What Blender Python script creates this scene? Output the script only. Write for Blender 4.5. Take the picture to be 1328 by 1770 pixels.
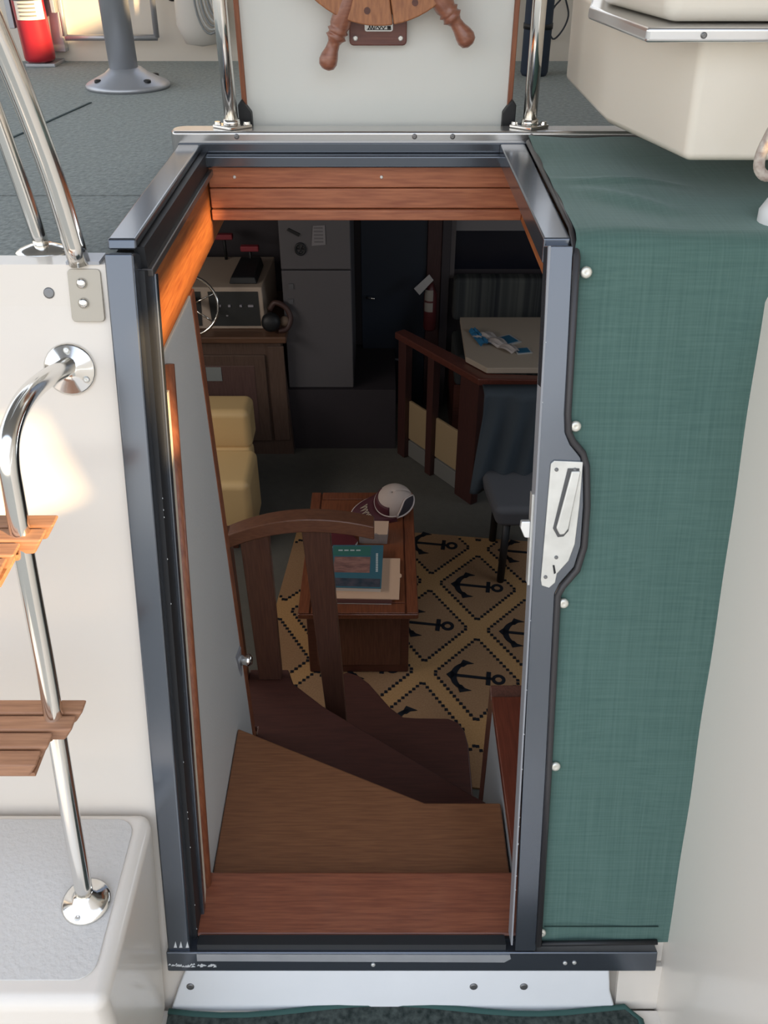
import bpy, bmesh, math, random
from mathutils import Vector, Matrix
random.seed(7)
R = math.radians
for o in list(bpy.data.objects): bpy.data.objects.remove(o)
SC = bpy.context.scene; COL = SC.collection

# ------------------------------------------------------------------ camera
cd = bpy.data.cameras.new('camera'); cam = bpy.data.objects.new('camera', cd); COL.objects.link(cam)
cam.location = (0, 0, 0); cam.rotation_euler = (R(90-35.6), 0, 0)
cd.sensor_fit = 'HORIZONTAL'; cd.sensor_width = 36; cd.lens = 36*1515/1328; cd.clip_start = .02
SC.camera = cam

# ------------------------------------------------------------------ sky, sun, exposure
SC.view_settings.view_transform = 'Standard'; SC.view_settings.look = 'None'
SC.view_settings.exposure = 0.0; SC.view_settings.gamma = 1; SC.view_settings.use_curve_mapping = False
W = bpy.data.worlds.new('sky'); SC.world = W; W.use_nodes = True
nt = W.node_tree; nt.nodes.clear()
geo = nt.nodes.new('ShaderNodeTexCoord'); sep = nt.nodes.new('ShaderNodeSeparateXYZ')
rmp = nt.nodes.new('ShaderNodeValToRGB'); bg = nt.nodes.new('ShaderNodeBackground'); out = nt.nodes.new('ShaderNodeOutputWorld')
mp = nt.nodes.new('ShaderNodeMapRange'); mp.inputs['From Min'].default_value = -1; mp.inputs['From Max'].default_value = 1
nt.links.new(geo.outputs['Generated'], sep.inputs[0]); nt.links.new(sep.outputs['Z'], mp.inputs['Value'])
nt.links.new(mp.outputs[0], rmp.inputs[0]); nt.links.new(rmp.outputs[0], bg.inputs[0]); nt.links.new(bg.outputs[0], out.inputs[0])
cr = rmp.color_ramp
SKY = [(0.0, (.16, .17, .17)), (.49, (.30, .31, .31)), (.505, (1.0, .93, .82)), (.58, (.96, .95, .93)), (.72, (.82, .89, 1.0)), (1.0, (.62, .74, .97))]
cr.elements[0].position, cr.elements[0].color = SKY[0][0], (*SKY[0][1], 1)
cr.elements[1].position, cr.elements[1].color = SKY[-1][0], (*SKY[-1][1], 1)
for p, c in SKY[1:-1]:
    e = cr.elements.new(p); e.color = (*c, 1)
bg.inputs['Strength'].default_value = 1.95
sd = bpy.data.lights.new('sun', 'SUN'); sun = bpy.data.objects.new('sun', sd); COL.objects.link(sun)
SUN_DIR = Vector((-.80, .53, -.28))
sd.energy = 12; sd.color = (1, .68, .34); sd.angle = R(1.2)
sun.rotation_euler = SUN_DIR.to_track_quat('-Z', 'Y').to_euler(); sun.location = (4, -2, 2)
def area(name, loc, target, sx, sy, e, col):
    d = bpy.data.lights.new(name, 'AREA'); d.shape = 'RECTANGLE'; d.size = sx; d.size_y = sy; d.energy = e; d.color = col
    o = bpy.data.objects.new(name, d); COL.objects.link(o); o.location = loc
    o.rotation_euler = (Vector(target)-Vector(loc)).to_track_quat('-Z', 'Y').to_euler(); return o
area('cabin_fill_light', (-1.75, 2.35, -.95), (0.1, 2.5, -2.3), 1.8, .35, 14, (1, .93, .86))  # added fill lamps to brighten the cabin; no windows are built here
area('cabin_fill_light', (1.75, 2.45, -.95), (0, 2.5, -2.3), 1.8, .35, 8, (.84, .92, 1))

# ------------------------------------------------------------------ materials
MATS = {}
def mat(name, col, rough=.5, metal=0, spec=.5, noise=None, bump=None, coat=0, col2=None, trans=0, alpha=None, emit=None):
    """noise=(scale, amount, stretch xyz) varies colour towards col2; bump=(scale, strength, stretch)"""
    if name in MATS: return MATS[name]
    m = bpy.data.materials.new(name); m.use_nodes = True; n = m.node_tree.nodes; l = m.node_tree.links
    b = n['Principled BSDF']; b.inputs['Base Color'].default_value = (*col, 1); b.inputs['Roughness'].default_value = rough
    b.inputs['Metallic'].default_value = metal; b.inputs['Specular IOR Level'].default_value = spec
    b.inputs['Coat Weight'].default_value = coat; b.inputs['Coat Roughness'].default_value = .08
    if trans: b.inputs['Transmission Weight'].default_value = trans
    tc = n.new('ShaderNodeTexCoord')
    def tex(sc, st, det=4):
        mpn = n.new('ShaderNodeMapping'); mpn.inputs['Scale'].default_value = st
        l.new(tc.outputs['Object'], mpn.inputs[0])
        t = n.new('ShaderNodeTexNoise'); t.inputs['Scale'].default_value = sc; t.inputs['Detail'].default_value = det
        l.new(mpn.outputs[0], t.inputs['Vector']); return t
    if noise:
        t = tex(noise[0], noise[2]); rp = n.new('ShaderNodeValToRGB')
        k = noise[1]; c2 = col2 or tuple(c*.6 for c in col)
        rp.color_ramp.elements[0].position = .5-.5*k; rp.color_ramp.elements[0].color = (*c2, 1)
        rp.color_ramp.elements[1].position = .5+.5*k; rp.color_ramp.elements[1].color = (*col, 1)
        l.new(t.outputs['Fac'], rp.inputs[0]); l.new(rp.outputs[0], b.inputs['Base Color'])
    if bump:
        t = tex(bump[0], bump[2], 3); bn = n.new('ShaderNodeBump'); bn.inputs['Strength'].default_value = bump[1]; bn.inputs['Distance'].default_value = .002
        l.new(t.outputs['Fac'], bn.inputs['Height']); l.new(bn.outputs[0], b.inputs['Normal'])
    MATS[name] = m; return m
one = (1, 1, 1)
def wood(name, col, col2, st, rough=.4, coat=.15):
    return mat(name, col, rough, noise=(14, .42, st), col2=col2, bump=(40, .12, st), coat=coat)
GEL = mat('white_gelcoat', (.82, .76, .675), .28, coat=.3, noise=(1.6, .9, one), col2=(.78, .72, .64))
GELW = mat('white_board', (.84, .86, .87), .4, noise=(9, .6, one), col2=(.80, .82, .83))
GELB = mat('sun_tinted_white_plastic', (.82, .76, .65), .35, coat=.2)  # warm tint stands in for sunlight on the box, which lies in shade
NONSKID = mat('nonskid', (.66, .635, .595), .65, bump=(120, .8, one), noise=(2, .9, one), col2=(.62, .595, .555))
NAVY = mat('navy_paint', (.135, .153, .182), .2, metal=.8, coat=.2, noise=(5, .8, one), col2=(.15, .168, .198))
BLACK = mat('black_rubber', (.012, .013, .015), .5)
ALU = mat('worn_aluminium', (.55, .57, .60), .45, metal=.7, noise=(20, .6, one), col2=(.45, .47, .50))
STEEL = mat('polished_steel', (.82, .80, .76), .13, metal=1)
BRUSHED = mat('brushed_steel', (.50, .52, .56), .42, metal=.6)
PLATE = mat('plated_latch', (.80, .80, .76), .38, metal=.6, noise=(30, .5, one), col2=(.66, .66, .62))
SCREW = mat('dull_screw', (.22, .22, .22), .4, metal=.8)
CREAMTRIM = mat('cream_trim', (.72, .66, .54), .5)
TEAKX = wood('teak_along_x', (.50, .185, .085), (.32, .10, .048), (1, 14, 14))
TEAKY = wood('teak_along_y', (.44, .15, .04), (.27, .075, .022), (14, 1, 14))
TEAKZ = wood('teak_along_z', (.33, .115, .05), (.20, .06, .028), (14, 14, 1))
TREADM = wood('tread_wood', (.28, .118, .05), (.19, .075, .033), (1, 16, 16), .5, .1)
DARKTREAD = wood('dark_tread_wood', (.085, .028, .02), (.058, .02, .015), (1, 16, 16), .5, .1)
DARKX = wood('mahogany_along_x', (.13, .043, .028), (.075, .024, .017), (1, 14, 14))
DARKZ = wood('mahogany_along_z', (.16, .062, .038), (.095, .035, .023), (14, 14, 1))
TABLEW = wood('coffee_table_wood', (.23, .075, .034), (.14, .042, .02), (14, 1, 14), .3, .3)
RUNG = wood('teak_step', (.47, .24, .13), (.31, .15, .08), (1, 16, 16), .55, .05)
CARPET = mat('deck_carpet', (.25, .262, .252), .95, spec=.1, noise=(95, .45, one), col2=(.115, .122, .12), bump=(140, 1.0, one))
for m_ in (CARPET,):
    q_ = m_.node_tree.nodes['Principled BSDF']; q_.inputs['Sheen Weight'].default_value = .35; q_.inputs['Sheen Tint'].default_value = (.8, .92, .9, 1)
MATC = mat('mat_carpet', (.075, .09, .082), .95, spec=.1, noise=(90, .4, one), col2=(.022, .03, .028), bump=(120, 1.0, one))
CABCARPET = mat('cabin_carpet', (.14, .135, .12), .95, spec=.1, noise=(30, .6, one), col2=(.12, .117, .105), bump=(120, .6, one))
GREEN = mat('green_mat_edge', (.03, .085, .075), .8)
WALLIN = mat('painted_lining', (.60, .60, .58), .55, bump=(180, .2, one))
CABWALL = mat('cabin_dark_wall', (.045, .036, .042), .6, noise=(3, .6, one), col2=(.035, .03, .036))
CEIL = mat('cabin_headliner', (.42, .40, .37), .7)
CREAM = mat('cream_vinyl', (.72, .50, .24), .42, coat=.1)
FRIDGE = mat('fridge_enamel', (.115, .108, .115), .45)
CABINET = wood('cabinet_wood', (.15, .095, .072), (.11, .068, .052), (14, 14, 1), .45, .1)
def canvas_mat():
    m = mat('green_canvas', (.038, .105, .085), .8, spec=.25)
    n = m.node_tree.nodes; l = m.node_tree.links; b = n['Principled BSDF']; tc = n.new('ShaderNodeTexCoord')
    b.inputs['Sheen Weight'].default_value = .32; b.inputs['Sheen Roughness'].default_value = .5; b.inputs['Sheen Tint'].default_value = (.75, .9, .88, 1)
    hs = []
    for st in ((260, 6, 6), (6, 260, 260)):
        mp_ = n.new('ShaderNodeMapping'); mp_.inputs['Scale'].default_value = st; l.new(tc.outputs['Object'], mp_.inputs[0])
        t = n.new('ShaderNodeTexNoise'); t.inputs['Scale'].default_value = 1.2; t.inputs['Detail'].default_value = 2; l.new(mp_.outputs[0], t.inputs['Vector']); hs.append(t)
    a = n.new('ShaderNodeMath'); a.operation = 'ADD'; l.new(hs[0].outputs['Fac'], a.inputs[0]); l.new(hs[1].outputs['Fac'], a.inputs[1])
    rp = n.new('ShaderNodeMapRange'); rp.inputs['From Min'].default_value = .6; rp.inputs['From Max'].default_value = 1.4; l.new(a.outputs[0], rp.inputs[0])
    mx = n.new('ShaderNodeMix'); mx.data_type = 'RGBA'; mx.inputs[6].default_value = (.062, .125, .108, 1); mx.inputs[7].default_value = (.098, .175, .152, 1)
    l.new(rp.outputs[0], mx.inputs[0]); l.new(mx.outputs[2], b.inputs['Base Color'])
    bn = n.new('ShaderNodeBump'); bn.inputs['Strength'].default_value = .35; bn.inputs['Distance'].default_value = .001; l.new(a.outputs[0], bn.inputs['Height']); l.new(bn.outputs[0], b.inputs['Normal'])
    return m
CANVAS = canvas_mat()

# ------------------------------------------------------------------ mesh building
class MB:
    def __init__(self): self.bm = bmesh.new()
    def verts(self, pts): return [self.bm.verts.new(Vector(p)) for p in pts]
    def prism(self, base, top):
        """two matching rings of points -> closed solid"""
        a = self.verts(base); b = self.verts(top); n = len(a)
        self.bm.faces.new(a[::-1]); self.bm.faces.new(b)
        for i in range(n): self.bm.faces.new((a[i], a[(i+1) % n], b[(i+1) % n], b[i]))
        return self
    def box(self, x0, x1, y0, y1, z0, z1):
        return self.prism([(x0, y0, z0), (x1, y0, z0), (x1, y1, z0), (x0, y1, z0)], [(x0, y0, z1), (x1, y0, z1), (x1, y1, z1), (x0, y1, z1)])
    def flat(self, poly, z0, z1):
        return self.prism([(x, y, z0) for x, y in poly], [(x, y, z1) for x, y in poly])
    def upright(self, poly, y0, y1):
        return self.prism([(x, y1, z) for x, z in poly], [(x, y0, z) for x, z in poly])
    def tube(self, pts, r, n=10, closed=False):
        pts = [Vector(p) for p in pts]; k = len(pts); rs = r if isinstance(r, (list, tuple)) else [r]*k
        rings = []; up = None
        for i, p in enumerate(pts):
            if closed: t = pts[(i+1) % k]-pts[i-1]
            else: t = pts[min(i+1, k-1)]-pts[max(i-1, 0)]
            t.normalize()
            if up is None: up = t.orthogonal().normalized()
            up = (up-t*up.dot(t)).normalized(); s = t.cross(up)
            rings.append(self.verts([p+(up*math.cos(a)+s*math.sin(a))*rs[i] for a in [2*math.pi*j/n for j in range(n)]]))
        for i in range(k if closed else k-1):
            A, B_ = rings[i], rings[(i+1) % k]
            off = 0
            if closed and i == k-1:
                off = min(range(n), key=lambda q: sum((A[j].co-B_[(j+q) % n].co).length for j in range(n)))
            for j in range(n): self.bm.faces.new((A[j], A[(j+1) % n], B_[(j+1+off) % n], B_[(j+off) % n]))
        if not closed: self.bm.faces.new(rings[0][::-1]); self.bm.faces.new(rings[-1])
        return self
    def lathe(self, prof, origin=(0, 0, 0), axis=(0, 0, 1), n=24, sx=1, sy=1):
        """prof: (radius, height) pairs"""
        q = Vector((0, 0, 1)).rotation_difference(Vector(axis).normalized()); o = Vector(origin); rings = []
        for r, h in prof:
            rings.append(self.verts([o+q @ Vector((max(r, 1e-5)*math.cos(a)*sx, max(r, 1e-5)*math.sin(a)*sy, h)) for a in [2*math.pi*j/n for j in range(n)]]))
        for A, B_ in zip(rings, rings[1:]):
            for j in range(n): self.bm.faces.new((A[j], A[(j+1) % n], B_[(j+1) % n], B_[j]))
        self.bm.faces.new(rings[0][::-1]); self.bm.faces.new(rings[-1]); return self
    def grid(self, f, nu, nv):
        g = [self.verts([f(i/nu, j/nv) for j in range(nv+1)]) for i in range(nu+1)]
        for i in range(nu):
            for j in range(nv): self.bm.faces.new((g[i][j], g[i+1][j], g[i+1][j+1], g[i][j+1]))
        return self
    def build(self, name, m, parent=None, smooth=False, bevel=0, segs=2, solid=0, sub=0):
        bmesh.ops.recalc_face_normals(self.bm, faces=self.bm.faces)
        me = bpy.data.meshes.new(name); self.bm.to_mesh(me); self.bm.free()
        o = bpy.data.objects.new(name, me); COL.objects.link(o); me.materials.append(m)
        for p in me.polygons: p.use_smooth = smooth or bevel > 0
        if solid:
            md = o.modifiers.new('solid', 'SOLIDIFY'); md.thickness = solid; md.offset = 0
        if bevel:
            md = o.modifiers.new('bevel', 'BEVEL'); md.width = bevel; md.segments = segs; md.limit_method = 'ANGLE'; md.angle_limit = R(35)
            md.harden_normals = True
        if sub:
            md = o.modifiers.new('sub', 'SUBSURF'); md.levels = md.render_levels = sub
        if parent: o.parent = parent; o.matrix_parent_inverse = parent.matrix_basis.inverted()
        return o
def smooth_by_angle(o, a=35):
    me = o.data
    for p in me.polygons: p.use_smooth = True
    bm = bmesh.new(); bm.from_mesh(me)
    for e in bm.edges:
        if len(e.link_faces) == 2 and e.calc_face_angle(0) > R(a): e.smooth = False
    bm.to_mesh(me); bm.free(); return o
def tag(o, label, cat, group=None, kind=None):
    o['label'] = label; o['category'] = cat
    if group: o['group'] = group
    if kind: o['kind'] = kind
    return o
def thing(name, loc, label, cat, group=None, kind=None):
    o = bpy.data.objects.new(name, None); o.empty_display_size = .05; COL.objects.link(o); o.location = loc
    return tag(o, label, cat, group, kind)
def struct(o, label, cat): return tag(o, label, cat, None, 'structure')
def copy_part(src, parent, offset, name=None):
    c = src.copy(); COL.objects.link(c); c.location = src.location+Vector(offset)
    if parent: c.parent = parent; c.matrix_parent_inverse = parent.matrix_basis.inverted()
    return c
def copy_tree(root, loc, label):
    c = root.copy(); COL.objects.link(c); c.location = loc; c['label'] = label
    for ch in [x for x in bpy.data.objects if x.parent == root]:
        d = ch.copy(); COL.objects.link(d); d.parent = c
        for g in [x for x in bpy.data.objects if x.parent == ch]:
            e = g.copy(); COL.objects.link(e); e.parent = d
    return c
def arc(cx, cy, r, a0, a1, n):
    return [(cx+r*math.cos(R(a0+(a1-a0)*i/n)), cy+r*math.sin(R(a0+(a1-a0)*i/n))) for i in range(n+1)]
def rrect(x0, x1, y0, y1, r, n=4):
    return arc(x1-r, y0+r, r, -90, 0, n)+arc(x1-r, y1-r, r, 0, 90, n)+arc(x0+r, y1-r, r, 90, 180, n)+arc(x0+r, y0+r, r, 180, 270, n)
def spline(pts, n=6):
    P_ = [Vector(p) for p in pts]; P_ = [P_[0]*2-P_[1]]+P_+[P_[-1]*2-P_[-2]]; o = []
    for i in range(1, len(P_)-2):
        a, b, c, d = P_[i-1:i+3]
        for k in range(n):
            t = k/n; o.append(.5*((2*b)+(c-a)*t+(2*a-5*b+4*c-d)*t*t+(3*b-a-3*c+d)*t**3))
    return o+[P_[-2]]
# the raked aft bulkhead: x across, s up its slope, o outwards
RK = R(18.1); BU = Vector((0, math.sin(RK), math.cos(RK))); BN = Vector((0, -math.cos(RK), math.sin(RK))); BP = Vector((0, .837, -1.64))
def bk(x, s, o=0): return BP+Vector((x, 0, 0))+BU*s+BN*o
def bplate(mb, poly, o0, o1): return mb.prism([bk(x, s, o0) for x, s in poly], [bk(x, s, o1) for x, s in poly])
def bbox(mb, x0, x1, s0, s1, o0, o1): return bplate(mb, [(x0, s0), (x1, s0), (x1, s1), (x0, s1)], o0, o1)
def screw(parent, p, axis, r=.006, m=SCREW, h=.0025):
    o = MB().lathe([(r, -.003), (r, h*.4), (r*.7, h), (r*.25, h*.7), (0, h*.7)], p, axis, 12).build('screw', m, parent, smooth=True); return o

ZD = -.452      # upper deck level
ZF = -1.735     # cockpit sole
ZC = -2.45      # cabin sole
# =================================================================== STRUCTURE
o = MB().box(-2.2, 1.2, -1.2, .80, ZF-.05, ZF).build('floor', GEL); struct(o, 'white moulded cockpit sole at the foot of the doorway', 'floor')
mb = MB()
bbox(mb, -2.2, -.385, -.15, 1.20, -.07, -.012); bbox(mb, -.385, .60, -.15, .0, -.07, -.012); bbox(mb, .285, 1.9, -.12, 1.249, -.07, -.012); mb.box(-1.9, 1.9, .835, .865, ZC-.05, -1.725)
o = mb.build('wall_front', GEL); struct(o, 'raked white gelcoat bulkhead left of the companionway with the ladder flange', 'wall')
# white coaming along the top of the bulkhead
a_ = bk(0, 1.20, -.012); b_ = bk(0, 1.249, -.012)
o = MB().prism([(-2.2, a_.y, a_.z), (-.402, a_.y, a_.z), (-.402, 1.275, a_.z), (-2.2, 1.275, a_.z)], [(-2.2, b_.y, ZD+.006), (-.402, b_.y, ZD+.006), (-.402, 1.275, ZD+.006), (-2.2, 1.275, ZD+.006)]).build('trim_1', GEL); struct(o, 'white gelcoat lip along the front edge of the upper deck', 'trim')
mb = MB(); mb.box(-2.2, -.405, 1.275, 3.09, ZD-.05, ZD).box(-.405, .62, 1.90, 3.09, ZD-.05, ZD).box(.62, 1.95, 1.262, 3.09, ZD-.05, ZD)
up = mb.build('floor_upper', CARPET); struct(up, 'upper deck covered in dark grey green carpet', 'floor')
s1 = MB().prism([(-.95, 1.30, ZD), (-.944, 1.30, ZD), (-.744, 2.42, ZD), (-.75, 2.42, ZD)], [(-.95, 1.30, ZD+.002), (-.944, 1.30, ZD+.002), (-.744, 2.42, ZD+.002), (-.75, 2.42, ZD+.002)]).build('carpet_seam', mat('seam', (.05, .08, .085), .9), up)
s2 = MB().box(-2.0, -.42, 1.60, 1.606, ZD, ZD+.0015).build('carpet_seam', CARPET, up)
o = MB().box(-2.2, 1.8, 3.07, 3.13, ZD-.05, .05).build('wall_far', GEL); struct(o, 'low white wall at the far end of the upper deck', 'wall')
o = MB().box(-2.4, 2.4, .50, 3.5, .95, 1.0).build('ceiling_upper', mat('bimini_canvas', (.34, .35, .36), .8)); struct(o, 'grey canvas bimini roof above the upper deck, out of frame', 'roof')
# right cockpit side, leaning outwards
def rw(z): return .518+(z-ZF)*.033/1.29
mb = MB(); pr = []
for z in (ZF-.02, ZD-.03, ZD+.0): pr.append((rw(z), z))
prof = [(rw(ZF-.02), ZF-.02), (rw(-.49), -.49), (rw(-.49)+.012, -.462), (rw(-.49)+.04, -.452), (1.2, -.452), (1.2, ZF-.02)]
mb.prism([(x, .826+(z-ZF+.095)*.327, z) for x, z in prof], [(x, -1.2, z) for x, z in prof])
o = smooth_by_angle(mb.build('wall_right', GEL), 50); struct(o, 'smooth white moulded cockpit side at the right of the doorway', 'wall')
mb = MB(); mb.box(1.25, 1.29, -1.5, .76, .045, .95).box(1.25, 1.29, .76, 1.2, -.452, .95).box(1.25, 1.29, .2, .76, -.452, -.035).box(1.25, 1.29, .10, .2, -.452, -.2)  # unseen screen added to block the sun; its gaps shape the sun patches
mb.box(1.25, 1.29, -.015, .10, -.452, .045).box(1.25, 1.29, -1.5, -.015, -.015, .045).box(1.25, 1.29, -1.5, -.015, -.452, -.175).box(1.25, 1.29, 1.2, 3.07, -.452, .40)
o = mb.build('sun_mask_right', GEL); struct(o, 'added white screen out of frame, its openings cut to shape the sun patches', 'wall')
# cabin shell
o = MB().box(-1.85, 1.85, .80, 4.9, ZC-.05, ZC).build('floor_cabin', CABCARPET); struct(o, 'dark carpeted cabin sole below the stairs', 'floor')
o = MB().box(-1.85, 1.85, 4.55, 4.6, ZC, -.5).build('wall_cabin_front', CABWALL); struct(o, 'dark cabin bulkhead beyond the counter and dinette', 'wall')
o = MB().box(-1.90, -1.85, .80, 4.9, ZC, -.5).build('wall_cabin_left', CABWALL); struct(o, 'dark hull side on the left of the cabin', 'wall')
o = MB().box(1.85, 1.90, .80, 4.9, ZC, -.5).build('wall_cabin_right', CABWALL); struct(o, 'dark hull side on the right of the cabin', 'wall')
mb = MB(); mb.box(-1.9, -.375, 1.25, 4.9, -.53, -.51).box(-.375, .62, 1.90, 4.9, -.53, -.51).box(.30, 1.9, 1.25, 4.9, -.53, -.51)
o = mb.build('ceiling', CEIL); struct(o, 'pale headliner under the upper deck', 'ceiling')
o = MB().box(-1.85, .06, 4.006, 4.55, ZC, -2.10).build('trim_2', CABWALL); struct(o, 'dark raised plinth under the fridge at the end of the cabin', 'step')
# stair well side
wl = MB().prism([(-.355, .895, -1.76), (-.375, .895, -1.76), (-.375, 1.60, -2.45), (-.355, 1.60, -2.45)],
                [(-.355, 1.27, -.612), (-.375, 1.27, -.612), (-.375, 1.535, -.612), (-.355, 1.535, -.612)]).build('wall_left', WALLIN)
struct(wl, 'pale grey lining panel on the left side of the stairs', 'wall')
t3 = MB().prism([(-.353, 1.535, -.61), (-.377, 1.535, -.61), (-.377, 1.568, -.61), (-.353, 1.568, -.61)],
                [(-.353, 1.585, -2.2), (-.377, 1.585, -2.2), (-.377, 1.62, -2.2), (-.353, 1.62, -2.2)]).build('trim_3', TEAKZ, bevel=.003)
struct(t3, 'thin teak edge strip at the back of the grey stair lining', 'trim')
c = MB().prism([bk(-.345, .045, -.079), bk(-.375, .045, -.079), bk(-.375, .045, -.111), bk(-.349, .045, -.111)],
               [bk(-.345, 1.06, -.079), bk(-.375, 1.06, -.079), bk(-.375, 1.06, -.111), bk(-.349, 1.06, -.111)]).build('trim_4', CREAMTRIM)
struct(c, 'cream filler strip between navy frame and stair lining', 'trim')
c = MB().tube([bk(-.351, .045, -.122), bk(-.351, .5, -.122), bk(-.351, 1.10, -.122)], .011, 10).build('trim_5', TEAKZ, smooth=True)
struct(c, 'slim teak half round strip down the left door reveal', 'trim')

# --- fixed navy door frame
fr = thing('trim_6', bk(-.38, 0), 'navy painted metal frame around the left side, sill and top of the doorway', 'door frame', kind='structure')
mb = MB(); bbox(mb, -.400, -.358, -.004, 1.275, -.055, .004); mb.build('frame_post', NAVY, fr, bevel=.004)
mb = MB(); mb.prism([(-.400, 1.250, -.430), (-.358, 1.250, -.430), (-.362, 1.850, -.430), (-.405, 1.850, -.430)], [(-.400, 1.256, -.415), (-.358, 1.256, -.415), (-.362, 1.850, -.415), (-.405, 1.850, -.415)])
mb.build('frame_rail', NAVY, fr, bevel=.004)
mb = MB(); mb.box(-.366, -.350, 1.265, 1.84, -.462, -.430); mb.build('seal_channel', BLACK, fr)
mb = MB(); mb.box(-.372, -.342, 1.262, 1.84, -.474, -.462); mb.build('inner_lip', mat('bronze_lip', (.08, .072, .068), .3, coat=.3), fr, bevel=.002)
mb = MB(); bbox(mb, -.362, -.350, .02, 1.25, -.062, -.022); mb.build('seal_channel', BLACK, fr)
mb = MB(); bbox(mb, -.364, -.344, .02, 1.245, -.078, -.062); mb.build('inner_lip', NAVY, fr, bevel=.002)
mb = MB(); bbox(mb, -.402, .505, -.004, .040, -.055, .010); mb.build('bottom_track', NAVY, fr, bevel=.003)
mb = MB(); bplate(mb, [(-.345, .022), (.222, .019), (.234, .027), (.232, .036), (-.345, .038)], .0095, .012); mb.build('wear_strip', ALU, fr)
mb = MB(); bbox(mb, -.345, .225, .038, .052, -.02, .004); mb.build('track_lip', mat('grey_lip', (.03, .032, .034), .5), fr)
mb = MB(); bbox(mb, -.352, .505, .020, .044, -.060, -.020); mb.build('track_groove', BLACK, fr)
mb = MB()
for i in range(26):
    x = -.375+random.gauss(0, .013)+.022*(i % 3); s = .006+random.random()*.006
    bplate(mb, [(x, s), (x+.004+random.random()*.006, s+.001), (x+.003, s+.004)], .010, .0108)
for x in (-.388, -.378, -.366):
    bplate(mb, [(x, .046), (x+.006, .046), (x+.004, .060)], .004, .0048)
for i in range(16):
    s = random.random()**1.6*1.1; bplate(mb, [(-.350, s), (-.3487, s+.001), (-.350, s+.003)], -.021, -.0215)
w = mb.build('chipped_paint', mat('bare_paint', (.72, .74, .74), .6), fr); w['kind'] = 'stuff'
for p in (( -.02, .012), (.335, .016), (.352, .017)): screw(fr, bk(p[0], p[1], .010), BN, .004, PLATE)
# --- hatch track bar at the far end
tb = thing('trim_7', (0, 1.86, -.45), 'polished steel hatch track lying across the upper deck behind the opening', 'track', kind='structure')
MB().flat([(.66, 1.832), (.66, 1.888), (-.395, 1.888)]+arc(-.395, 1.86, .028, 90, 180, 5)[1:-1]+[(-.422, 1.848), (-.415, 1.832)], -.45, -.394).build('bar', mat('track_steel', (.62, .61, .60), .22, metal=.9), tb, bevel=.006, segs=3)
MB().box(-.405, .66, 1.822, 1.834, -.432, -.413).build('upper_channel', NAVY, tb, bevel=.002)
MB().box(-.372, .66, 1.80, 1.838, -.455, -.432).build('lower_channel', NAVY, tb, bevel=.004)
for x in (.06, .135, .29, -.29): screw(tb, (x, 1.831, -.403), (0, -1, 0), .005, SCREW)
# --- teak coaming
tc_ = thing('trim_8', (0, 1.83, -.5), 'varnished teak boards lining the far end of the hatch opening', 'coaming', kind='structure')
for z0, z1, y in ((-.498, -.455, 1.820), (-.539, -.4995, 1.820), (-.562, -.5405, 1.814)):
    MB().box(-.353, .282, y, 1.845, z0, z1).build('board', TEAKX, tc_, bevel=.0025)
for x in (-.30, -.005): screw(tc_, (x, 1.820, -.477), (0, -1, 0), .0035, PLATE)
lc = thing('trim_9', (-.36, 1.5, -.55), 'teak side board of the hatch catching orange sunlight on the left', 'coaming', kind='structure')
MB().prism([(-.356, 1.235, -.610), (-.380, 1.235, -.610), (-.380, 2.0, -.610), (-.356, 2.0, -.610)], [(-.356, 1.262, -.474), (-.380, 1.262, -.474), (-.380, 2.0, -.474), (-.356, 2.0, -.474)]).build('board', TEAKY, lc, bevel=.003)
rc = MB().box(.282, .306, 1.30, 1.84, -.566, -.455).build('trim_10', TEAKY, bevel=.003); struct(rc, 'teak side board of the hatch on the right behind the door rail', 'coaming')
# --- teak sill and white kick board
sl = MB().prism([(-.36, .875, -1.625), (.285, .875, -1.625), (.285, 1.004, -1.625), (-.36, 1.004, -1.625)], [(-.36, .875, -1.602), (.285, .875, -1.602), (.285, 1.004, -1.600), (-.36, 1.004, -1.600)]).build('trim_11', wood('sill_teak', (.30, .10, .05), (.18, .055, .03), (1, 16, 16), .4, .25), bevel=.006, segs=3)
struct(sl, 'reddish teak sill board just inside the door track', 'sill')
kb = thing('trim_12', bk(0, -.05), 'white kick board with dark screws below the door track', 'kick board', kind='structure')
mb = MB(); bplate(mb, [(-.405, -.105), (.44, -.105), (.425, -.055), (.420, -.005), (-.370, -.005), (-.385, -.045)], -.012, .006); mb.build('board', GELW, kb, bevel=.004)
for x in (-.363, .168, .262): screw(kb, bk(x, -.043, .006), BN, .0075)
o = MB(); bbox(o, .44, .56, -.105, -.004, -.012, -.002); o = o.build('trim_13', GEL); struct(o, 'recessed white corner panel right of the kick board', 'trim')

# --- sliding door: vertical stile, top rail, green canvas cover
dr = thing('door_1', bk(.30, .05), 'navy framed sliding door with a dark green canvas cover, slid open to the right', 'door', kind='structure')
stile = [(.241, .045), (.279, .045), (.277, .42), (.273, .755), (.280, .772), (.301, .80), (.309, .835), (.309, .90), (.305, .960), (.299, .978), (.282, .998), (.274, 1.015), (.2715, 1.045), (.268, 1.285), (.231, 1.285), (.235, .75)]
mb = MB(); bplate(mb, stile, -.02, .012); mb.build('stile', NAVY, dr, bevel=.002)
mb = MB(); bbox(mb, .2325, .2355, .06, 1.285, -.02, .0135); mb.build('stile_edge', mat('worn_edge', (.30, .31, .33), .4), dr)
mb = MB(); mb.prism([(.230, 1.250, -.450), (.270, 1.250, -.450), (.278, 1.818, -.450), (.228, 1.818, -.450)], [(.230, 1.256, -.414), (.270, 1.256, -.414), (.278, 1.818, -.414), (.228, 1.818, -.414)]); mb.build('top_rail', NAVY, dr, bevel=.003)
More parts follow.
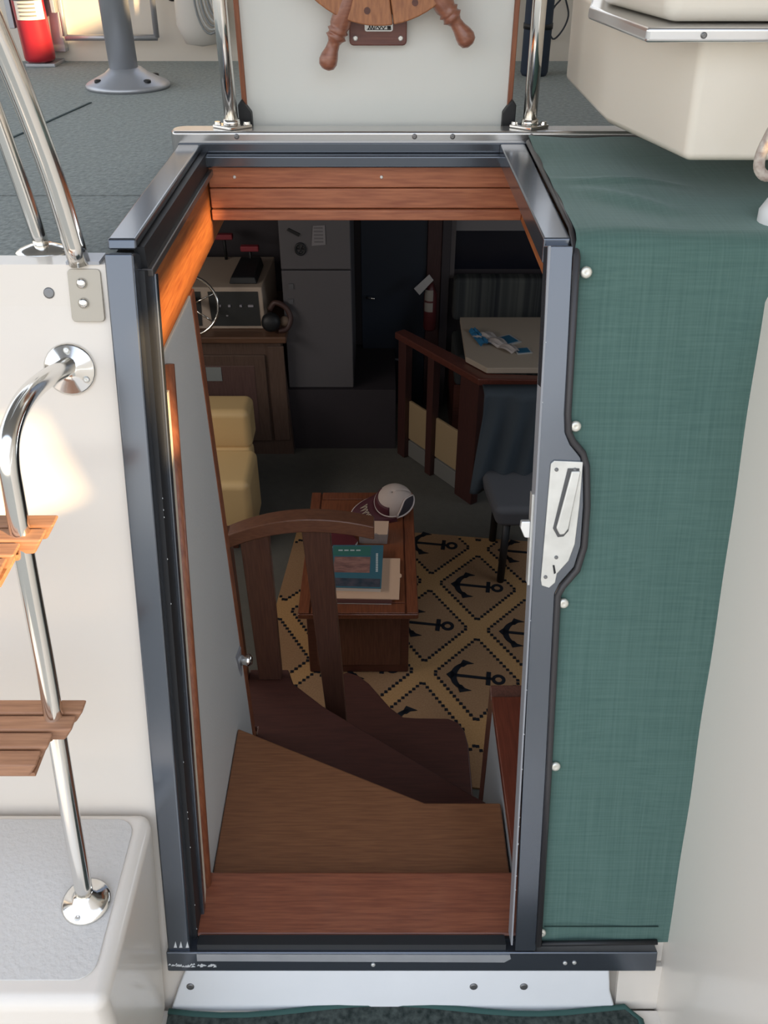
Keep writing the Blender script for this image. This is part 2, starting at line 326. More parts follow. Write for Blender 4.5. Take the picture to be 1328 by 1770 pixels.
edge = [bk(.283, .06, .014), bk(.281, .42, .014), bk(.277, .752, .014), bk(.284, .768, .014), bk(.305, .796, .014), bk(.3135, .835, .014), bk(.3135, .90, .014), bk(.308, .965, .014), bk(.301, .985, .014), bk(.285, 1.003, .014), bk(.277, 1.018, .014), bk(.2745, 1.045, .014), bk(.273, 1.27, .014), Vector((.275, 1.285, -.408)), Vector((.283, 1.815, -.410))]
MB().tube(edge, .0055, 8).build('rubber_edge', mat('grey_black_rubber', (.035, .033, .035), .35), dr, smooth=True)
MB().tube([bk(.283, .062, .012), bk(.50, .066, .012)], .005, 8).build('rubber_edge', BLACK, dr, smooth=True)
XL = [(0, .281), (.42, .279), (.752, .275), (.768, .282), (.796, .303), (.835, .312), (.90, .312), (.965, .308), (.985, .301), (1.003, .285), (1.018, .277), (1.045, .2745), (1.25, .272), (1.3, .272), (2.0, .283)]
def xl(s):
    for (a, x0), (b, x1) in zip(XL, XL[1:]):
        if s <= b: return x0+(x1-x0)*(s-a)/(b-a)
    return XL[-1][1]
CH = 1.255; CL = .565
def canvas(u, v):
    d = v*(CH+CL); x = xl(min(d+.06, 1.29)) if d < 1.23 else .274+.008*max(0, d-1.25)/.55
    x = x+u*((.60 if d < 1.26 else .60+min(1, (d-1.26)/.08)*.32)-x)
    w = .0022*math.sin(x*31+d*5)*math.sin(d*8.3+x*4)+.0015*math.sin(d*23+x*13)
    if d < CH-.04: p = bk(x, .06+d, .006+w)
    else:
        k = d-(CH-.04); r = .035; A = R(90-18.1)
        if k < r*A:
            th = k/r; c0 = bk(x, .06+CH-.04, .006-r)
            p = c0+BN*(r*math.cos(th))+BU*(r*math.sin(th))
        else:
            c0 = bk(x, .06+CH-.04, .006-r); e = c0+BN*(r*math.cos(A))+BU*(r*math.sin(A)); p = e+Vector((0, k-r*A, 0))
        # slack pleat running diagonally over the fold
        p += Vector((0, 0, w*1.3))
        for (cx, cy, dx, dy, h_, wd) in ((.33, 1.46, .10, -.11, .010, .016), (.30, 1.52, .18, -.035, .006, .012)):
            L = math.hypot(dx, dy); t = ((p.x-cx)*dx+(p.y-cy)*dy)/L/L; dd = abs((p.x-cx)*dy-(p.y-cy)*dx)/L
            if -.2 < t < 1.2: p += Vector((0, 0, h_*math.exp(-(dd/wd)**2)*math.sin(math.pi*min(1, max(0, (t+.2)/1.4)))))
    return p
MB().grid(canvas, 44, 190).build('canvas_cover', CANVAS, dr, smooth=True)
mb = MB(); bbox(mb, .292, .50, .098, .0995, .0085, .0105); mb.build('hem_stitching', mat('dark_stitch', (.015, .04, .035), .8), dr)
SNAP = mat('snap_metal', (.74, .72, .64), .3, metal=.55)
for i, (x, s) in enumerate(((.288, 1.249), (.2875, 1.026), (.287, .738), (.292, .437), (.287, .087))):
    MB().lathe([(.0085, 0), (.0085, .003), (.006, .0055), (.0025, .0052), (0, .0045)], bk(x, s, .0105), BN, 16).build('snap', SNAP, dr, smooth=True)
MB().lathe([(.0065, 0), (.0065, .003), (.004, .005), (0, .004)], (.297, 1.795, -.425), (0, 0, 1), 14).build('snap', SNAP, dr, smooth=True)
lp = [(.250, .770)]+[(.262, .766), (.271, .775), (.273, .79), (.290, .812), (.298, .840), (.301, .90), (.302, .972), (.258, .974), (.253, .969), (.248, .78)]
mb = MB(); bplate(mb, lp, .012, .0165); lt = mb.build('latch_plate', PLATE, dr, bevel=.0012)
mb = MB(); bplate(mb, [(.262, .866), (.270, .852), (.279, .853), (.286, .862), (.2965, .953), (.2965, .962), (.279, .962)], .0165, .0180); mb.build('lever_recess', mat('recess_dark', (.10, .10, .10), .5), lt)
mb = MB(); bplate(mb, [(.266, .868), (.272, .857), (.279, .858), (.285, .867), (.2975, .955), (.2975, .959), (.284, .959)], .0180, .0235); mb.build('lever', PLATE, lt, bevel=.002)
for x, s in ((.262, .960), (.290, .960), (.255, .785), (.270, .818)): screw(lt, bk(x, s, .0165), BN, .003)
mb = MB(); bplate(mb, [(.265, .805), (.268, .805), (.271, .792), (.268, .790)], .0165, .0172); mb.build('key_slot', BLACK, lt)
mb = MB(); bbox(mb, .2295, .2335, .766, .917, -.016, .004); mb.build('strike_plate', PLATE, dr)
mb = MB(); bplate(mb, [(.2295, .845), (.2295, .873), (.215, .873), (.214, .862), (.221, .846)], -.008, .004); mb.build('latch_bolt', mat('bright_bolt', (.85, .85, .83), .3, metal=.5), dr, bevel=.002)
mb = MB()
for i in range(12):
    s = random.random()*1.2; bplate(mb, [(.2345, s), (.2365, s+.001), (.2345, s+.004)], .0122, .0135)
o = mb.build('chipped_paint', MATS['bare_paint'], dr); o['kind'] = 'stuff'

# =================================================================== COCKPIT THINGS
# step locker
sl = thing('step_locker', (-.9, .78, ZF), 'white moulded step with textured top carrying the foot of the ladder', 'step locker')
mb = MB(); z0 = ZF
mb.prism([(-1.6, .60, z0), (-.412, .60, z0), (-.412, .812, z0), (-1.6, .812, z0)], [(-1.6, .615, -1.318), (-.404, .615, -1.318), (-.404, .945, -1.318), (-1.6, .945, -1.318)])
mb.build('body', GEL, sl, bevel=.022, segs=4)
MB().flat(rrect(-1.55, -.430, .650, .925, .03, 5), -1.3185, -1.3155).build('nonskid_pad', NONSKID, sl, bevel=.002)
screw(sl, (-.409, .70, -1.60), (1, 0, .05), .005, PLATE)
# ladder
ld = thing('boarding_ladder', (-.6, .77, -1.315), 'polished steel ladder with slatted teak steps on the white bulkhead', 'ladder')
path = [(-.47, 1.195, -.585), (-.472, 1.13, -.568), (-.472, 1.06, -.553), (-.472, 1.003, -.551), (-.472, .957, -.563), (-.472, .932, -.590), (-.472, .920, -.636), (-.472, .895, -.75), (-.472, .868, -.884), (-.472, .846, -.978), (-.472, .809, -1.129), (-.472, .768, -1.314)]
rail = MB().tube(spline(path, 5), .0135, 16).build('rail', STEEL, ld, smooth=True)
fl = MB().lathe([(.039, -.002), (.039, .003), (.036, .006), (.018, .009), (.014, .014), (0, .014)], bk(-.47, 1.108, -.012), BN, 28).build('bulkhead_flange', STEEL, ld, smooth=True)
for a in (60, 180, 300):
    screw(fl, bk(-.47+.029*math.sin(R(a+60)), 1.108+.029*math.cos(R(a+60)), -.005), BN, .005, PLATE, .004)
ff = MB().lathe([(.038, 0), (.038, .004), (.034, .007), (.020, .010), (.0145, .024), (0, .024)], (-.472, .770, -1.3125), (0, -.10, 1), 28).build('foot_flange', STEEL, ld, smooth=True)
for a in (20, 140, 260):
    screw(ff, (-.472+.029*math.cos(R(a)), .770+.029*math.sin(R(a)), -1.309), (0, 0, 1), .005, PLATE, .003)
copy_part(rail, ld, (-.36, 0, 0)); 
for src in (fl, ff): copy_part(src, ld, (-.36, 0, 0))
def rung(zc, yc):
    rows = ((.053, .080, -.432), (.022, .050, -.438), (-.009, .019, -.462), (-.040, -.012, -.468)); base = None
    for y0, y1, x1 in rows:
        sl_ = MB().prism([(-.885, yc+y0+.003, zc-.026), (x1-.016, yc+y0+.003, zc-.026), (x1-.016, yc+y1, zc-.026), (-.885, yc+y1, zc-.026)],
                         [(-.885, yc+y0, zc), (x1, yc+y0, zc), (x1, yc+y1, zc), (-.885, yc+y1, zc)]).build('step' if base is None else 'slat', RUNG, base or ld, bevel=.004, segs=3)
        base = base or sl_
    MB().box(-.86, -.480, yc-.03, yc+.07, zc-.034, zc-.0262).build('cleat', RUNG, base)
rung(-.682, .868); rung(-.965, .800)
# grab rail pair on the upper deck
def pipe_rail(name, pts, r, label, base):
    t = thing(name, pts[0], label, 'grab rail', 'steel grab rails at the left of the upper deck')
    MB().tube(spline(pts, 5), r, 16).build('pipe', STEEL, t, smooth=True); return t
ga = pipe_rail('grab_rail', [(-.440, 1.240, -.446), (-.452, 1.230, -.30), (-.475, 1.20, -.12), (-.52, 1.16, .10), (-.56, 1.12, .34)], .0155, 'thicker steel grab rail landing on the bolted corner bracket', 0)
mb = MB(); bplate(mb, rrect(-.458, -.410, 1.178, 1.253, .006, 3), -.012, -.006); br = mb.build('corner_bracket', mat('satin_plate', (.46, .42, .35), .4, metal=.3), ga, bevel=.001)
MB().box(-.458, -.410, 1.234, 1.272, ZD+.0065, ZD+.011).build('bracket_top', BRUSHED, br)
for s in (1.233, 1.205): MB().lathe([(.0075, 0), (.0075, .003), (.004, .0055), (0, .005)], bk(-.438, s, -.006), BN, 14).build('bolt', STEEL, br, smooth=True)
gb = pipe_rail('grab_rail', [(-.512, 1.300, -.446), (-.524, 1.298, -.33), (-.540, 1.292, -.20), (-.58, 1.27, .05), (-.62, 1.24, .34)], .0115, 'thinner steel grab rail rising from a round deck flange', 0)
f2 = MB().lathe([(.042, 0), (.042, .004), (.034, .008), (.016, .014), (0, .014)], (-.512, 1.300, ZD+.001), (0, 0, 1), 24, 1, .75).build('flange', STEEL, gb, smooth=True)
for dx in (-.03, .03): screw(f2, (-.512+dx, 1.300, ZD+.006), (0, 0, 1), .0045, PLATE)
dp = MB().lathe([(.008, 0), (.008, .0025), (.006, .003), (0, .002)], bk(-.489, 1.219, -.0125), BN, 16).build('plug', SCREW, smooth=True)
tag(dp, 'small dark round plug in the white bulkhead left of the corner bracket', 'plug')
# door mat
dm = thing('door_mat', (.02, .74, ZF), 'dark speckled carpet mat with green bound edge on the cockpit floor', 'mat')
mp_ = [(-.406, .795)]+[(-.408+.80*i/16, .797+.010*math.sin(i*.55+3.4)+.0035*(i/16)) for i in range(1, 16)]+[(.455, .803), (.480, .78), (.50, .30), (-.400, .30)]
MB().flat(mp_, ZF, ZF+.010).build('pile', MATC, dm)
MB().tube([(x, y, ZF+.008) for x, y in mp_[:-1]], .006, 8).build('bound_edge', GREEN, dm, smooth=True)
for x, y in ():
    pass
# =================================================================== UPPER DECK THINGS
# steering console panel and wheel
hp = thing('steering_console', (0, 1.97, ZD), 'white console panel edged in teak carrying the wooden ship wheel', 'console')
MB().box(-.277, .249, 1.925, 1.99, ZD, .48).build('panel', mat('console_white', (.80, .80, .75), .45, noise=(6, .9, (1, 1, .5)), col2=(.75, .77, .72)), hp)
for x0, x1 in ((-.287, -.277), (.249, .259)):
    MB().box(x0, x1, 1.917, 2.0, ZD, .48).build('edge_strip', TEAKZ, hp, bevel=.002)
for x0, sgn in ((-.294, 1), (.266, -1)):
    MB().upright([(x0, ZD), (x0+sgn*.026, ZD), (x0+sgn*.026, -.375), (x0+sgn*.008, -.350), (x0, -.360)], 1.905, 1.935).build('foot_bracket', BLACK, hp, bevel=.002)
mp2 = MB().upright(rrect(-.067, .044, -.254, -.14, .008, 3), 1.905, 1.925).build('mounting_plate', wood('plate_wood', (.20, .075, .055), (.14, .05, .04), (1, 14, 14)), hp, bevel=.003)
bd = MB().upright(rrect(-.037, .017, -.229, -.200, .004, 3), 1.902, 1.905).build('badge', mat('badge_silver', (.62, .62, .60), .3, metal=.6), mp2)
for x0, w_, h_ in ((-.031, .014, .004), (-.016, .020, .0025), (.006, .007, .004)):
    MB().tube(spline([(x0+w_*k/8, 1.9015, -.2225+h_*math.sin(k*2.1+x0*90)) for k in range(9)], 3), .0009, 6).build('script', BLACK, bd)
MB().upright([(-.033, -.2265), (.013, -.2265), (.013, -.2255), (-.033, -.2255)], 1.9012, 1.9022).build('script', BLACK, bd)
for x in (-.055, .032): screw(mp2, (x, 1.905, -.241), (0, -1, 0), .005, PLATE)
sw = thing('ship_wheel', (-.01, 1.87, -.03), 'varnished wooden ship wheel with turned handles on the white console', 'ship wheel')
WC = Vector((-.010, 1.872, -.029))
RIMW = wood('wheel_wood', (.46, .19, .075), (.30, .11, .045), (14, 14, 3), .35, .4)
HANDW = wood('handle_wood', (.36, .145, .085), (.24, .09, .055), (3, 3, 14), .35, .4)
angs = [-90-21.5+60*i for i in range(6)]
for i in range(6):
    a0, a1 = angs[i]-30+.25, angs[i]+30-.25
    ou = arc(WC.x, WC.z, .186, a0, a1, 12); inn = arc(WC.x, WC.z, .118, a1, a0, 12)
    MB().upright(ou+inn, WC.y-.016, WC.y+.016).build('rim_segment', RIMW, sw, bevel=.003)
MB().lathe([(.0, -.02), (.05, -.02), (.058, -.008), (.058, .02), (.03, .05), (0, .05)], WC, (0, 1, 0), 24).build('hub', RIMW, sw, smooth=True)
for a in angs:
    d = Vector((math.cos(R(a)), 0, math.sin(R(a))))
    h = MB().lathe([(.013, 0), (.013, .07), (.017, .12), (.019, .165), (.019, .200), (.0165, .206), (.0205, .210), (.0165, .214), (.0165, .217), (.020, .221), (.0145, .226), (.0115, .232), (.0125, .243), (.0165, .256), (.0178, .266), (.0150, .275), (.008, .280), (0, .281)][0:], WC+d*.0, d, 20).build('handle', HANDW, sw, smooth=True)
pl = MB()
for i in range(6):
    for da in (-14, 14):
        a = R(angs[i]+da); pl = MB().lathe([(.006, 0), (.006, .0012), (0, .0012)], WC+Vector((math.cos(a)*.162, -.0165, math.sin(a)*.162)), (0, -1, 0), 10); pl.build('plug', DARKX, sw)
for sx, lab in ((-.302, 'steel stanchion left of the white console'), (.289, 'steel stanchion right of the white console')):
    t = thing('stanchion', (sx, 1.86, -.394), lab, 'stanchion', 'steel stanchions beside the console')
    MB().tube([(sx, 1.862, -.394), (sx-.0015, 1.862, -.2), (sx-.004, 1.862, .5)], .0135, 16).build('pipe', STEEL, t, smooth=True)
    f2 = MB().flat([(sx-.040, 1.866), (sx, 1.838), (sx+.040, 1.866), (sx+.028, 1.882), (sx-.028, 1.882)], -.394, -.388).build('flange', STEEL, t, bevel=.002)
    MB().lathe([(.018, 0), (.016, .012), (0, .012)], (sx, 1.862, -.389), (0, 0, 1), 16).build('collar', STEEL, f2, smooth=True)
    for dx in (-.029, .029): MB().lathe([(.007, 0), (.006, .005), (0, .005)], (sx+dx, 1.868, -.388), (0, 0, 1), 8).build('bolt', STEEL, f2)
# seat pedestal
pd = thing('seat_pedestal', (-.705, 2.62, ZD), 'brushed metal pedestal pole on a flared base on the carpeted deck', 'pedestal')
MB().lathe([(.038, .045), (.038, .72), (0, .72)], (-.705, 2.63, ZD), (0, 0, 1), 28).build('pole', BRUSHED, pd, smooth=True)
bs = MB().lathe([(.112, 0), (.114, .008), (.108, .014), (.060, .036), (.042, .050), (0, .050)], (-.700, 2.63, ZD), (0, 0, 1), 32, 1, .92)
bs = bs.build('base', BRUSHED, pd, smooth=True)
for a in (40, 140, 220, 320): MB().lathe([(.010, 0), (.010, .006), (.006, .008), (0, .008)], (-.700+.086*math.cos(R(a)), 2.63+.079*math.sin(R(a)), ZD+.020), (0, 0, 1), 10).build('bolt', BLACK, bs, smooth=True)
# extinguisher on the far wall
fe = thing('fire_extinguisher', (-1.055, 2.99, ZD), 'red fire extinguisher with a pale label, strapped to the far deck wall', 'fire extinguisher')
RED = mat('extinguisher_red', (.42, .02, .034), .35, coat=.3)
EX = (-1.050, 2.985, ZD+.012)
MB().lathe([(.036, 0), (.044, .006), (.046, .014), (.046, .30), (.040, .335), (.018, .36), (.018, .38), (0, .38)], EX, (-.03, 0, 1), 28).build('cylinder', RED, fe, smooth=True)
lb = MB().grid(lambda u, v: (EX[0]-.004-.0473*math.sin(R(-75+110*(1-u))), EX[1]-.0473*math.cos(R(-75+110*(1-u))), EX[2]+.115+v*.12), 12, 2).build('label', mat('label_paper', (.70, .70, .66), .6), fe, smooth=True)
for k in range(5): MB().grid(lambda u, v: (EX[0]-.004-.0479*math.sin(R(-40+60*u)), EX[1]-.0479*math.cos(R(-40+60*u)), EX[2]+.124+k*.010+v*.004), 8, 1).build('print_line', mat('print_grey', (.22, .22, .22), .6), lb)
MB().lathe([(.0485, 0), (.0485, .018), (0, .018)], (EX[0]-.004, EX[1], EX[2]+.165), (0, 0, 1), 28).build('strap', mat('strap_grey', (.30, .31, .32), .4, metal=.5), fe, smooth=True)
mb = MB().box(-1.125, -1.108, 2.985, 3.07, ZD+.1, ZD+.33).box(-1.115, -.985, 3.035, 3.07, ZD+.03, ZD+.33).box(-.992, -.980, 2.99, 3.07, ZD+.14, ZD+.3).box(-1.09, -1.0, 2.955, 3.06, ZD, ZD+.010)
mb.build('bracket', BRUSHED, fe, bevel=.002)
MB().box(-1.075, -1.02, 2.93, 3.02, ZD+.40, ZD+.43).build('valve_handle', BLACK, fe, bevel=.004)
# tube frame hung on the wall
tf = thing('tube_frame', (-.83, 3.0, -.38), 'rectangular steel tube frame hanging on the far wall behind the pedestal', 'tube frame')
MB().tube(spline([(-.962, 3.02, .02), (-.965, 3.015, -.20), (-.97, 3.01, -.375)], 3), .0075, 10).build('upright', BRUSHED, tf, smooth=True)
MB().tube([(-.97, 3.01, -.379), (-.69, 3.01, -.379)], .0085, 10).build('lower_bar', BRUSHED, tf, smooth=True)
MB().tube([(-.692, 3.01, -.379), (-.690, 3.015, -.20), (-.688, 3.02, .02)], .0085, 10).build('upright', BRUSHED, tf, smooth=True)
# cable coil and its bag
bg_ = MB().lathe([(.0, -.008), (.05, .0), (.072, .05), (.070, .13), (.05, .2), (.02, .24), (0, .24)], (-.555, 3.01, -.395), (0, 0, 1), 20, 1, .6).build('hanging_bag', mat('bag_cloth', (.74, .71, .66), .7), smooth=True)
tag(bg_, 'pale cloth bag hanging on the far wall behind the coiled cable', 'bag')
cc = thing('cable_coil', (-.50, 2.94, -.30), 'coil of grey cable hanging on the far deck wall left of the console', 'cable')
for k in range(6):
    a = .052-.004*k; 
    MB().tube([(-.515+.007*k+a*.75*math.sin(R(t)), 2.945-.004*k, -.262+.003*k+(a*1.9)*math.cos(R(t))) for t in range(0, 360, 15)], .0036, 6, closed=True).build('loop', mat('cable_grey_%d' % (k % 2), ((.30, .32, .33), (.55, .56, .55))[k % 2], .5), cc, smooth=True)
kn = MB().lathe([(.012, 0), (.020, .006), (.020, .014), (.012, .02), (0, .02)], (-.64, 3.07, -.268), (0, -1, 0), 18)  .build('round_wall_fitting', BLACK, smooth=True)  # plain black wall knob, purpose unknown
tag(kn, 'small black round knob on the far wall left of the cable coil', 'bumper')
cl = MB().tube(spline([(.548, 3.052, -.20), (.540, 3.052, -.27), (.515, 3.052, -.305), (.505, 3.052, -.35), (.522, 3.052, -.388), (.548, 3.052, -.365), (.562, 3.052, -.325), (.550, 3.052, -.285), (.535, 3.052, -.25), (.53, 3.052, -.20)], 5), .0026, 6).build('cord', mat('black_cord', (.03, .035, .045), .5), smooth=True)
tag(cl, 'thin black cord looped on the far wall right of the console', 'cord')
nb = thing('canvas_roll', (.44, 2.85, ZD), 'dark navy canvas roll standing on deck behind the right stanchion', 'canvas roll')
MB().lathe([(.035, 0), (.040, .01), (.040, .60), (.03, .62), (0, .62)], (.437, 2.82, ZD), (0, 0, 1), 16).build('roll', mat('navy_canvas', (.035, .05, .08), .8), nb, smooth=True)
MB().lathe([(.042, 0), (.042, .014), (0, .014)], (.437, 2.82, ZD+.12), (0, 0, 1), 16).build('tie', BLACK, nb, smooth=True)
# moulded box at the top right
bx = thing('moulded_box', (.62, 1.6, ZD), 'white moulded box, warm sunlight put into its colour, with an aluminium rim, overhanging the green canvas', 'box')
mb = MB(); bp_ = [(.441, 1.340), (1.15, 1.340), (1.15, 2.0), (.376, 2.0), (.376, 1.590)]
tp_ = [(.432, 1.338), (1.15, 1.338), (1.15, 2.0), (.372, 2.0), (.372, 1.590)]
mb.prism([(x, y, -.330) for x, y in bp_], [(x, y, -.165) for x, y in tp_]); mb.build('body', GELB, bx, bevel=.012, segs=4)
rim = [(.345, 1.300), (1.15, 1.300), (1.15, 2.03), (.45, 2.03), (.355, 1.72), (.316, 1.55)]
MB().flat(rim, -.170, -.152).build('rim', mat('aluminium_rim', (.78, .78, .78), .25, metal=.9), bx, bevel=.005, segs=3)
MB().flat([(.375, 1.325), (1.15, 1.325), (1.15, 2.02), (.46, 2.02), (.37, 1.72), (.332, 1.55)], -.150, -.06).build('lid', GELB, bx, bevel=.02, segs=4)
MB().box(.74, 1.1, 1.46, 1.95, -.416, -.33).build('plinth', GELB, bx)
screw(bx, (.420, 1.299, -.161), (0, -1, 0), .004, SCREW)
rp = MB().tube(spline([(0.560, 1.255, -0.093), (0.535, 1.25, -0.183), (0.530, 1.25, -0.233), (0.518, 1.25, -0.273), (0.512, 1.25, -0.298), (0.515, 1.25, -0.318), (0.530, 1.25, -0.326), (0.553, 1.25, -0.308), (0.572, 1.25, -0.253), (0.600, 1.25, -0.093)], 5), .0075, 10).build('rope', mat('rope_lay', (.62, .57, .50), .85, noise=(120, .4, one), col2=(.36, .28, .24), bump=(150, .8, one)), smooth=True)
tag(rp, 'pale rope looped in front of the moulded box at the right edge', 'rope')
fd = MB().lathe([(0, -.05), (.014, -.047), (.032, -.025), (.036, 0), (.032, .025), (.014, .047), (.008, .06), (0, .06)], (.592, 1.30, -.388), (.5, 0, .6), 20).build('fender', mat('fender_white', (.78, .78, .78), .4), smooth=True)
tag(fd, 'white fender end lying on the canvas below the rope', 'fender')

# =================================================================== STAIRS
st = thing('staircase', (0, 1.5, ZC), 'brown wooden stairs winding down from the sill into the cabin', 'stairs')
def tread(poly, z, m, riser_to, mr):
    t = MB().flat(poly, z-.022, z).build('tread', m, st, bevel=.005, segs=3)
    return t
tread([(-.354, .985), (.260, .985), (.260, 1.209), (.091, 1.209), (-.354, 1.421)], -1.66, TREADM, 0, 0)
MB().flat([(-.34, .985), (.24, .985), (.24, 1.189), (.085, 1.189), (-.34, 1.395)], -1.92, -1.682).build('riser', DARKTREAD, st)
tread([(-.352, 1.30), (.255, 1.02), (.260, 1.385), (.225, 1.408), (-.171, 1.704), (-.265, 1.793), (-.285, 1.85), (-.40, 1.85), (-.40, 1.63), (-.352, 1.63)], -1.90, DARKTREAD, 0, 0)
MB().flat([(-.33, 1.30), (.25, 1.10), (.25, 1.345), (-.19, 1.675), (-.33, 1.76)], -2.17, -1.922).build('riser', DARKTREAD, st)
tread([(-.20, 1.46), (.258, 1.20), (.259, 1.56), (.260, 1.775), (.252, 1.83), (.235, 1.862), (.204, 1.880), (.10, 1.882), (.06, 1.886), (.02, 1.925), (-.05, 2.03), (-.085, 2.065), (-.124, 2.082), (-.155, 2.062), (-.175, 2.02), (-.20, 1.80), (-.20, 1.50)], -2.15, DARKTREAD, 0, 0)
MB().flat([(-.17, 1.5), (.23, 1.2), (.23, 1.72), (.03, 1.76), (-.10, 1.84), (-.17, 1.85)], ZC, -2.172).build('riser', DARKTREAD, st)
sp = thing('stair_partition', (.30, 1.25, ZC), 'low partition with teak cap and pale side at the right of the stairs', 'partition')
MB().box(.264, .33, 1.02, 1.455, ZC, -1.632).build('panel', mat('partition_paint', (.42, .44, .44), .5), sp)
MB().box(.262, .345, 1.02, 1.475, -1.632, -1.608)  .build('cap_board', wood('cap_teak', (.20, .05, .026), (.13, .032, .017), (16, 1, 16), .35, .3), sp, bevel=.004)
MB().prism([(.262, 1.455, ZC), (.345, 1.455, ZC), (.345, 1.515, ZC), (.262, 1.515, ZC)], [(.262, 1.455, -1.634), (.345, 1.455, -1.634), (.345, 1.515, -1.610), (.262, 1.515, -1.610)]).build('end_post', DARKZ, sp, bevel=.004)
# arched railing
sr = thing('stair_railing', (-.22, 1.82, ZC), 'arched wooden railing with upright slats at the far left of the stairs', 'railing')
N = 18; tr = []; 
def archz(x): return -1.3085-.9*(x+.19)**2*1.0-(.0 if x > -.19 else .25*(x+.19)**2)
xs = [-.41+.385*i/N for i in range(N+1)]
poly = [(x, archz(x)) for x in xs]+[(x, archz(x)-.042) for x in xs[::-1]]
RAILW = wood('railing_wood', (.19, .078, .040), (.13, .05, .028), (3, 14, 14), .4, .2)
SLATW = wood('slat_wood', (.135, .06, .037), (.09, .038, .026), (14, 14, 1), .4, .2)
MB().upright(poly, 1.795, 1.845).build('top_rail', RAILW, sr, bevel=.004)
for x0, x1, b0, b1, zb in ((-.375, -.298, -.367, -.300, -1.899), (-.214, -.140, -.170, -.112, -2.149)):
    MB().prism([(b0, 1.805, zb), (b1, 1.805, zb), (b1, 1.835, zb), (b0, 1.835, zb)], [(x0, 1.805, archz(x0)-.02), (x1, 1.805, archz(x1)-.02), (x1, 1.835, archz(x1)-.02), (x0, 1.835, archz(x0)-.02)]).build('slat', SLATW, sr, bevel=.003)
MB().box(-.425, -.400, 1.80, 1.84, ZC, -1.36).build('post', SLATW, sr, bevel=.003)
# chrome catch on the lining
dc = thing('wall_catch', (-.355, 1.53, -1.55), 'small chrome catch on the grey lining beside the stairs', 'catch')
MB().prism([(-.355, 1.50, -1.50), (-.355, 1.56, -1.52), (-.355, 1.53, -1.60)], [(-.351, 1.505, -1.505), (-.351, 1.555, -1.522), (-.351, 1.53, -1.59)]).build('plate', BRUSHED, dc)
MB().lathe([(.014, 0), (.012, .012), (.016, .022), (.010, .030), (0, .030)], (-.353, 1.535, -1.545), (1, 0, 0), 14).build('knob', STEEL, dc, smooth=True)

# =================================================================== CABIN
# rug
RA = Vector((.200, -.030, 0)); RB = Vector((.025, .265, 0)); C0 = Vector((.376, 2.600, 0))
rug = thing('anchor_rug', (.1, 2.4, ZC), 'tan woven rug with navy anchors inside dotted diamonds under the coffee table', 'rug')
rugpoly = [(-.52, 1.945), (.86, 1.765), (.98, 3.14), (-.40, 3.32)]
TAN = mat('rug_light_tan', (.50, .30, .14), .95, spec=.1, noise=(160, .5, one), col2=(.40, .23, .10), bump=(160, .6, one))
TAN2 = mat('rug_dark_tan', (.37, .225, .125), .95, spec=.1, noise=(160, .5, one), col2=(.30, .175, .095), bump=(160, .6, one))
INK = mat('rug_navy', (.016, .018, .024), .95, spec=.1)
MB().flat(rugpoly, ZC, ZC+.006).build('weave', TAN, rug)
def inside(p, m=.0):
    n = len(rugpoly)
    for i in range(n):
        a = Vector((*rugpoly[i], 0)); b = Vector((*rugpoly[(i+1) % n], 0)); e = b-a
        if (e.x*(p.y-a.y)-e.y*(p.x-a.x))/e.length < m: return False
    return True
def clip(poly):
    out_ = [Vector((p.x, p.y, 0)) for p in poly]; n = len(rugpoly)
    for i in range(n):
        a = Vector((*rugpoly[i], 0)); b = Vector((*rugpoly[(i+1) % n], 0)); e = b-a; src = out_; out_ = []
        f = lambda p: e.x*(p.y-a.y)-e.y*(p.x-a.x)
        for j in range(len(src)):
            p, q = src[j-1], src[j]; fp, fq = f(p), f(q)
            if (fp >= 0) != (fq >= 0): out_.append(p+(q-p)*(fp/(fp-fq)))
            if fq >= 0: out_.append(q)
        if not out_: return []
    return out_
dots = MB(); K = .80
anchor_me = None
ux = RA.normalized(); uy = Vector((-ux.y, ux.x, 0))
def anchor_mesh():
    mb = MB(); z0, z1 = 0, .0022
    def pl(pts): mb.flat(pts, z0, z1)
    pl([(-.09, -.007), (.066, -.006), (.066, .006), (-.09, .007)])
    pl([(.036, -.034), (.053, -.034), (.053, .034), (.036, .034)])
    ou = arc(.083, 0, .026, 0, 360, 20)[:-1]; inn = arc(.083, 0, .013, 0, 360, 20)[:-1]
    for i in range(20): pl([ou[i], ou[(i+1) % 20], inn[(i+1) % 20], inn[i]])
    # crescent arms
    oa = arc(-.025, 0, .075, 112, 248, 16); ia = arc(.002, 0, .078, 122, 238, 16)
    for i in range(16): pl([oa[i], oa[i+1], ia[i+1], ia[i]])
    for s in (1, -1):
        q = [(-.072, .045*s), (-.058, .085*s), (-.015, .070*s), (-.040, .062*s), (-.052, .048*s)]
        pl(q if s > 0 else q[::-1])
    pl([(-.115, 0), (-.095, -.022), (-.080, 0), (-.095, .022)])
    bmesh.ops.recalc_face_normals(mb.bm, faces=mb.bm.faces)
    me = bpy.data.meshes.new('anchor_motif'); mb.bm.to_mesh(me); mb.bm.free(); me.materials.append(INK); return me
AM = anchor_mesh()
